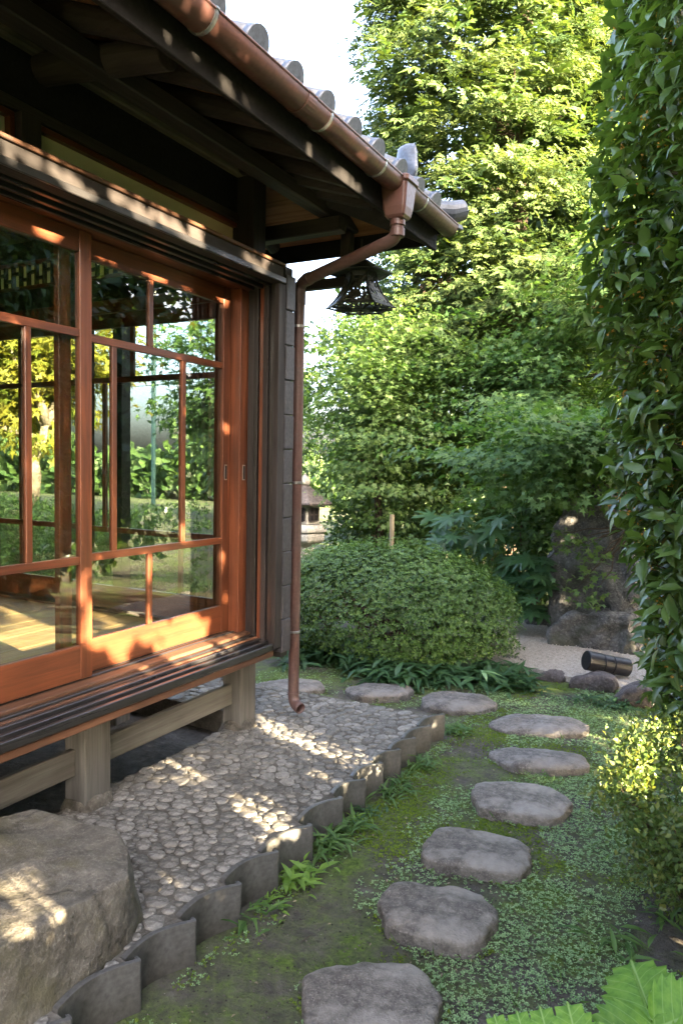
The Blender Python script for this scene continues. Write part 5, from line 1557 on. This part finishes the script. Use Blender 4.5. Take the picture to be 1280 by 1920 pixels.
# ------------------------------------------------------------------ trees
# cypress: wide column of flat sprays
cy_t = thing('cypress_tree', 'tall cypress with sunlit yellow green sprays behind the roof corner', 'tree', (-3.1, 11.2, 0))
CC = np.array([-2.98, 11.2, 5.6])
def cypress(n, zlo, zhi, name, mat, inner, leaf, nb):
    cs, os_ = [], []
    for b in range(nb):
        z0 = random.uniform(zlo, zhi); g = random.uniform(math.pi * .95, math.pi * 2.25)
        R_ = float(np.interp(z0, [0, 1.5, 3.0, 5, 7, 9, 11, 12.5], [1.8, 2.3, 2.6, 2.6, 2.5, 2.1, 1.3, .3]))
        R_ *= 1 + .30 * noise.noise(Vector((math.cos(g) * 1.7, math.sin(g) * 1.7, z0 * .9))) + random.uniform(-.10, .06)
        o = np.array([math.cos(g), math.sin(g) * .92, 0])
        m = 9
        for k in range(m):
            t = inner + (1 - inner) * (k + random.random()) / m
            sag = .25 * math.sin(t * 2.6) - .28 * t * t
            w = (1 - t) * .45 + .10
            tn = np.array([-o[1], o[0], 0]) * random.gauss(0, w)
            cs.append(np.array([CC[0], CC[1], z0]) + o * R_ * t + tn + np.array([0, 0, sag])); os_.append(unit(o + tn * .5))
    c, og = np.array(cs), np.array(os_)
    k = RNG.integers(0, len(c), n); o = og[k]
    tn = np.column_stack([-o[:, 1], o[:, 0], np.zeros(n)])
    sd_ = .13
    pos = c[k] + o * (RNG.normal(size=n) * sd_)[:, None] + tn * (RNG.normal(size=n) * sd_ * 1.2)[:, None] + np.column_stack([np.zeros(n), np.zeros(n), RNG.normal(size=n) * .065])
    dd = unit(o * .7 + tn * (RNG.normal(size=n) * .65)[:, None] + np.column_stack([np.zeros(n), np.zeros(n), RNG.normal(size=n) * .3 - .15]))
    nr = unit(np.array([.25, -.15, .75]) + o * .6 + randdir(n) * .5)
    scatter(name, T_SPRAY, pos, dd, nr, leaf * RNG.uniform(.55, 1.25, n), mat, cy_t, 'stuff')
    return c
c1 = cypress(54000, 3.0, 12.2, 'crown', M['cypress'], .60, .130, 235)
c2 = cypress(14500, 2.6, 11.8, 'crown', M['cypress_shaded'], .15, .27, 360)
c3 = cypress(7500, .8, 4.6, 'crown', M['cypress_shaded'], .60, .20, 90)
limbs(cy_t, M['bark'], (-3.1, 11.2, -.1), (-3.2, 11.2, 11.0), .24, np.vstack([c1[:60], c2[:40]]), 26, .05)
# broken dead bough with withered sprays
pth = [onY(u, v, 9.3) for (u, v) in ((1010, 640), (960, 665), (900, 695), (850, 720), (825, 728))]
MB().tube(pth, [.045, .042, .036, .026, .010], 8).build('limb', M['bark'], cy_t, smooth=True)
rp_ = np.array([tuple(onY(u, v, 9.2)) for (u, v) in ((770, 800), (800, 760), (780, 780), (790, 825), (760, 790))])
n = 70; rp2 = rp_[RNG.integers(0, 5, n)] + RNG.normal(size=(n, 3)) * .07
scatter('withered_sprays', T_SPRAY, rp2, randdir(n), randdir(n), RNG.uniform(.06, .12, n), M['rust'], cy_t, 'stuff')
rp_ = np.array([tuple(onY(u, v, 9.6)) for (u, v) in ((820, 480), (830, 520), (840, 500), (800, 540), (810, 505))])
n = 110; rp2 = rp_[RNG.integers(0, 5, n)] + RNG.normal(size=(n, 3)) * .14
scatter('withered_sprays', T_SPRAY, rp2, randdir(n), randdir(n), RNG.uniform(.08, .16, n), M['twig'], cy_t, 'stuff')

def maple(label, name, base, top, n, center, radii, nc, cr, leaf, mat, r0, tm=T_MAPLE, flat=.28, shell=.2, bark='bark', nl=12, carved=False, clear=None, group=None, zmin=.3, lr=.03):
    t = thing(name, label, 'tree', base, group)
    ob, cc = crown('crown', t, mat, tm, n, center, radii, nc, cr, leaf, shell=shell, flat=flat, out=.55, up=1.3, droop=.25, carved=carved, clear=clear, zmin=zmin)
    limbs(t, M[bark], base, top, r0, cc, nl, lr)
    return t
maple('feathery light green maple filling the space right of the downpipe', 'maple_tree', (-4.1, 8.9, 0), (-4.2, 8.8, 2.6), 16500, (-4.05, 8.7, 2.15), (1.15, 1.0, 1.55), 150, .30, .056, M['maple'], .07, flat=.15)
maple('low deep green maple spreading its layers before the tall rock', 'maple_tree', (-.5, 7.3, 0), (-.9, 7.0, 1.9), 7500, (-1.40, 6.6, 1.72), (1.10, .8, .45), 64, .24, .060, M['maple_deep'], .05, flat=.15)
maple('green maple in the middle distance between cypress and tall rock', 'maple_tree', (-2.2, 9.2, 0), (-2.3, 9.0, 3.0), 9000, (-2.1, 8.9, 2.6), (1.25, .9, 1.0), 90, .28, .064, M['maple_deep'], .06, flat=.16)
maple('slender maple sprays reaching past the cypress from the right', 'maple_tree', (.2, 8.6, 0), (-.4, 8.4, 3.4), 6500, (-.9, 8.4, 3.35), (1.2, .9, .9), 80, .27, .064, M['maple'], .06, flat=.16)

t = thing('maple_sapling', 'thin maple sprays hanging in front of the tall rock', 'plant', (-.70, 6.6, 1.2))
tips = [onY(u, v, 6.35) for (u, v) in ((1050, 1000), (1075, 1010), (1100, 1020), (1060, 1030), (1120, 1045), (1105, 1075), (1085, 1100), (1110, 1125))]
n = 190
pos = np.array([tuple(q) for q in tips])[RNG.integers(0, len(tips), n)] + RNG.normal(size=(n, 3)) * np.array([.09, .08, .035])
scatter('leaves', T_MAPLE, pos, randdir(n) + np.array([-.4, -.5, -.2]), unit(randdir(n) * .4 + np.array([0, -.3, 1])), RNG.uniform(.04, .065, n), M['maple'], t, 'stuff')
for q in tips:
    MB().tube(limb_path(tuple(onY(1185, 985, 6.6)), tuple(q), .08, 5), [.010, .008, .006, .005, .003, .0015], 5).build('stem', M['twig'], t, smooth=True)
maple('yellow green tree catching the sun left of the hanging lantern', 'garden_tree', (-6.0, 12.6, 0), (-6.0, 12.6, 3.2), 6500, (-5.9, 12.6, 2.9), (1.3, 1.0, 2.0), 90, .30, .15, M['maple'], .08, T_DIA, flat=.5)
# bush tops behind the clipped azalea
def shrub(label, name, center, radii, n, leaf, mat, tm=T_BLADE3, nc=40, cr=.16, cat='shrub', group=None, carved=False, stems=8, flat=.7):
    if tm is T_BLADE3: tm = T_DIA
    t = thing(name, label, cat, (center[0], center[1], 0), group)
    ob, cc = crown('foliage', t, mat, tm, n, center, radii, nc, cr, leaf, shell=.45, flat=flat, out=.6, up=.6, droop=.1, carved=carved, zmin=.03)
    for i in range(stems):
        c_ = cc[RNG.integers(0, len(cc))]
        MB().tube(limb_path((center[0] + random.uniform(-.1, .1), center[1] + random.uniform(-.1, .1), -.03), tuple(c_), .08, 4), [.016, .014, .011, .008, .004], 6).build('stem', M['twig'], t, smooth=True)
    return t
shrub('dark leafy shrub behind the stone lantern', 'garden_shrub', (-4.3, 9.3, .6), (.9, .6, .65), 3000, .085, M['shrub'])
shrub('dark leafy shrub around the bamboo stake', 'garden_shrub', (-3.2, 8.9, .55), (.8, .5, .55), 2800, .08, M['shrub'])
shrub('leafy shrub behind the broad palmate leaves', 'garden_shrub', (-2.1, 8.0, .6), (.75, .5, .75), 3000, .075, M['shrub'])
shrub('dark shrub filling the gap left of the tall rock', 'garden_shrub', (-1.9, 7.7, 1.15), (.6, .4, .55), 2200, .075, M['maple_deep'], T_MAPLE5)
shrub('dark shrub behind the tall rock', 'garden_shrub', (-.7, 8.0, .9), (1.0, .6, .9), 3500, .085, M['shrub'])

# mass of woodland closing the view
n = 30000
x = RNG.uniform(-6.6, 4.5, n); zt2 = 4.2 + 1.1 * np.sin(x * 1.1) + .6 * np.sin(x * 2.7 + 1)
z = RNG.uniform(0, 1, n) ** .8 * zt2
pos = np.column_stack([x, RNG.uniform(12.6, 14.6, n), z])
k = np.array([noise.noise(Vector((a * .9, c * .9, b * .6))) for a, b, c in pos]) > -.12
pos = pos[k]; n = len(pos)
tag(scatter('far_woodland', T_DIA, pos, randdir(n) + np.array([0, -.3, -.2]), unit(randdir(n) * .7 + np.array([.3, -.5, .7])), RNG.uniform(.11, .20, n), M['shrub'], None, 'stuff'), 'mass of mixed evergreen woodland closing the back of the garden', 'woodland')

t = thing('evergreen_oak', 'dark evergreen oak standing behind the sunlit cypress', 'tree', (-2.6, 14.0, 0))
ob, cc = crown('crown', t, M['shrub'], T_DIA, 11000, (-2.6, 14.0, 6.2), (2.9, 1.0, 5.0), 260, .35, .30, shell=.1, flat=.9, carved=False)
limbs(t, M['bark'], (-2.6, 14.0, -.1), (-2.6, 14.0, 9.0), .18, cc, 8, .05)
# row of camellias right of the path, out of the picture: they throw the shade and show in the glass
for i, (x, y, rx, ry, h, nl_, lab) in enumerate(((2.3, -1.5, 1.2, 1.35, 4.9, 12000, 'dense camellia behind the viewer, first of the row that shades the path'), (2.1, .7, 1.25, 1.6, 5.6, 32000, 'dense camellia right of the viewer that shades the glass doors'),
                                             (2.4, 2.9, 1.2, 1.6, 5.2, 25000, 'dense camellia right of the flowering evergreen'), (2.6, 5.1, 1.2, 1.4, 4.8, 17000, 'dense camellia right of the gravel bed'), (3.0, 7.5, 1.3, 1.5, 5.3, 15000, 'tall camellia right of the rocks at the far end of the row'))):
    t = thing('camellia_tree', lab, 'tree', (x, y, 0), 'camellias shading the path')
    ob, cc = crown('crown', t, M['camellia'], T_DIA, nl_, (x, y, h * .52), (rx, ry, h * .50), 620, .20, .17, shell=.05, flat=.9, out=.5, up=.5, droop=.2, carved=True, zmin=.06)
    limbs(t, M['bark'], (x, y, -.05), (x, y, h * .8), .09, cc, 6, .03)
# added low hedge in front of them, unseen, to block the low sun
t = thing('shading_hedge', 'unseen low evergreen hedge added right of the path to shade it', 'hedge', (1.15, .6, 0))
n = 20000
pos = np.column_stack([RNG.uniform(.85, 1.5, n), RNG.uniform(-1.6, 2.75, n), RNG.uniform(.03, 1.5, n)]); pos = pos[carve(pos, .015)]; n = len(pos)
scatter('foliage', T_DIA, pos, randdir(n), unit(randdir(n) + np.array([0, 0, .5])), RNG.uniform(.08, .12, n), M['camellia'], t, 'stuff')

# ------------------------------------------------------------------ garden seen through the end wall
maple('golden green maple with pale leaning trunk seen through the glass doors', 'maple_tree', (-9.6, 7.4, 0), (-9.0, 7.6, 2.1), 9500, (-9.5, 7.7, 3.0), (1.75, 1.1, 1.25), 90, .34, .13, M['maple_gold'], .20, T_MAPLE5, bark='palebark', flat=.4, nl=9, lr=.08)
q = thing('clipped_hedge', 'clipped hedge with sunlit top seen through the left door', 'hedge', (-7.6, 6.6, 0))
n = 7000
pos = np.column_stack([RNG.uniform(-9.8, -5.4, n), RNG.uniform(6.2, 7.0, n), RNG.uniform(.02, 1.0, n)])
pos[:, 2] *= 1 + .08 * np.sin(pos[:, 0] * 2)
scatter('foliage', t_rosette(5, .5, .22), pos, randdir(n), unit(randdir(n) * .6 + np.array([0, -.2, .8])), RNG.uniform(.03, .055, n), M['azalea'], q, 'stuff')
maple('open branched tree against the sky seen through the right hand door', 'garden_tree', (-7.9, 10.5, 0), (-7.8, 10.5, 3.2), 5200, (-7.7, 10.6, 2.9), (1.9, 1.2, 1.5), 70, .30, .13, M['maple_deep'], .09, T_MAPLE5, flat=.5)
maple('distant round tree against the sky seen through the glass', 'garden_tree', (-12.5, 17.5, 0), (-12.5, 17.5, 2.2), 3500, (-12.4, 17.5, 2.1), (2.4, 1.4, 1.4), 60, .4, .22, M['shrub'], .12, T_BLADE3, flat=.6)
pq = thing('green_pole', 'pale green steel pole seen through the right hand glass door', 'pole', (-10.0, 14.2, 0))
pp = onY(288, 740, 14.0)
pq.location = (pp.x, 14.0, 0)
MB().tube([(pp.x, 14, -.1), (pp.x, 14, 6.5)], .055, 12).build('shaft', M['green_paint'], pq)
for z in (4.2, 4.35):
    w = thing('power_line', 'thin overhead cable crossing the sky beyond the house, ' + ('lower' if z < 4.3 else 'upper') + ' of two', 'cable', (-20, 20, z), 'overhead cables')
    MB().tube([(-32, 20, z + .5), (-22, 20, z), (-8, 20, z + .25)], .012, 6).build('cable', M['black'], w)

# far tree line beyond the house
n = 9000
x = RNG.uniform(-48, -7, n); top_ = 2.1 + .9 * np.sin(x * .55) + .6 * np.sin(x * 1.3 + 2)
pos = np.column_stack([x, RNG.uniform(24, 27, n), RNG.uniform(0, 1, n) * top_])
tag(scatter('far_tree_line', T_DIA, pos, randdir(n), unit(randdir(n) * .7 + np.array([.3, -.5, .7])), RNG.uniform(.35, .7, n), M['shrub'], None, 'stuff'), 'low line of far trees seen through the glass doors', 'trees')
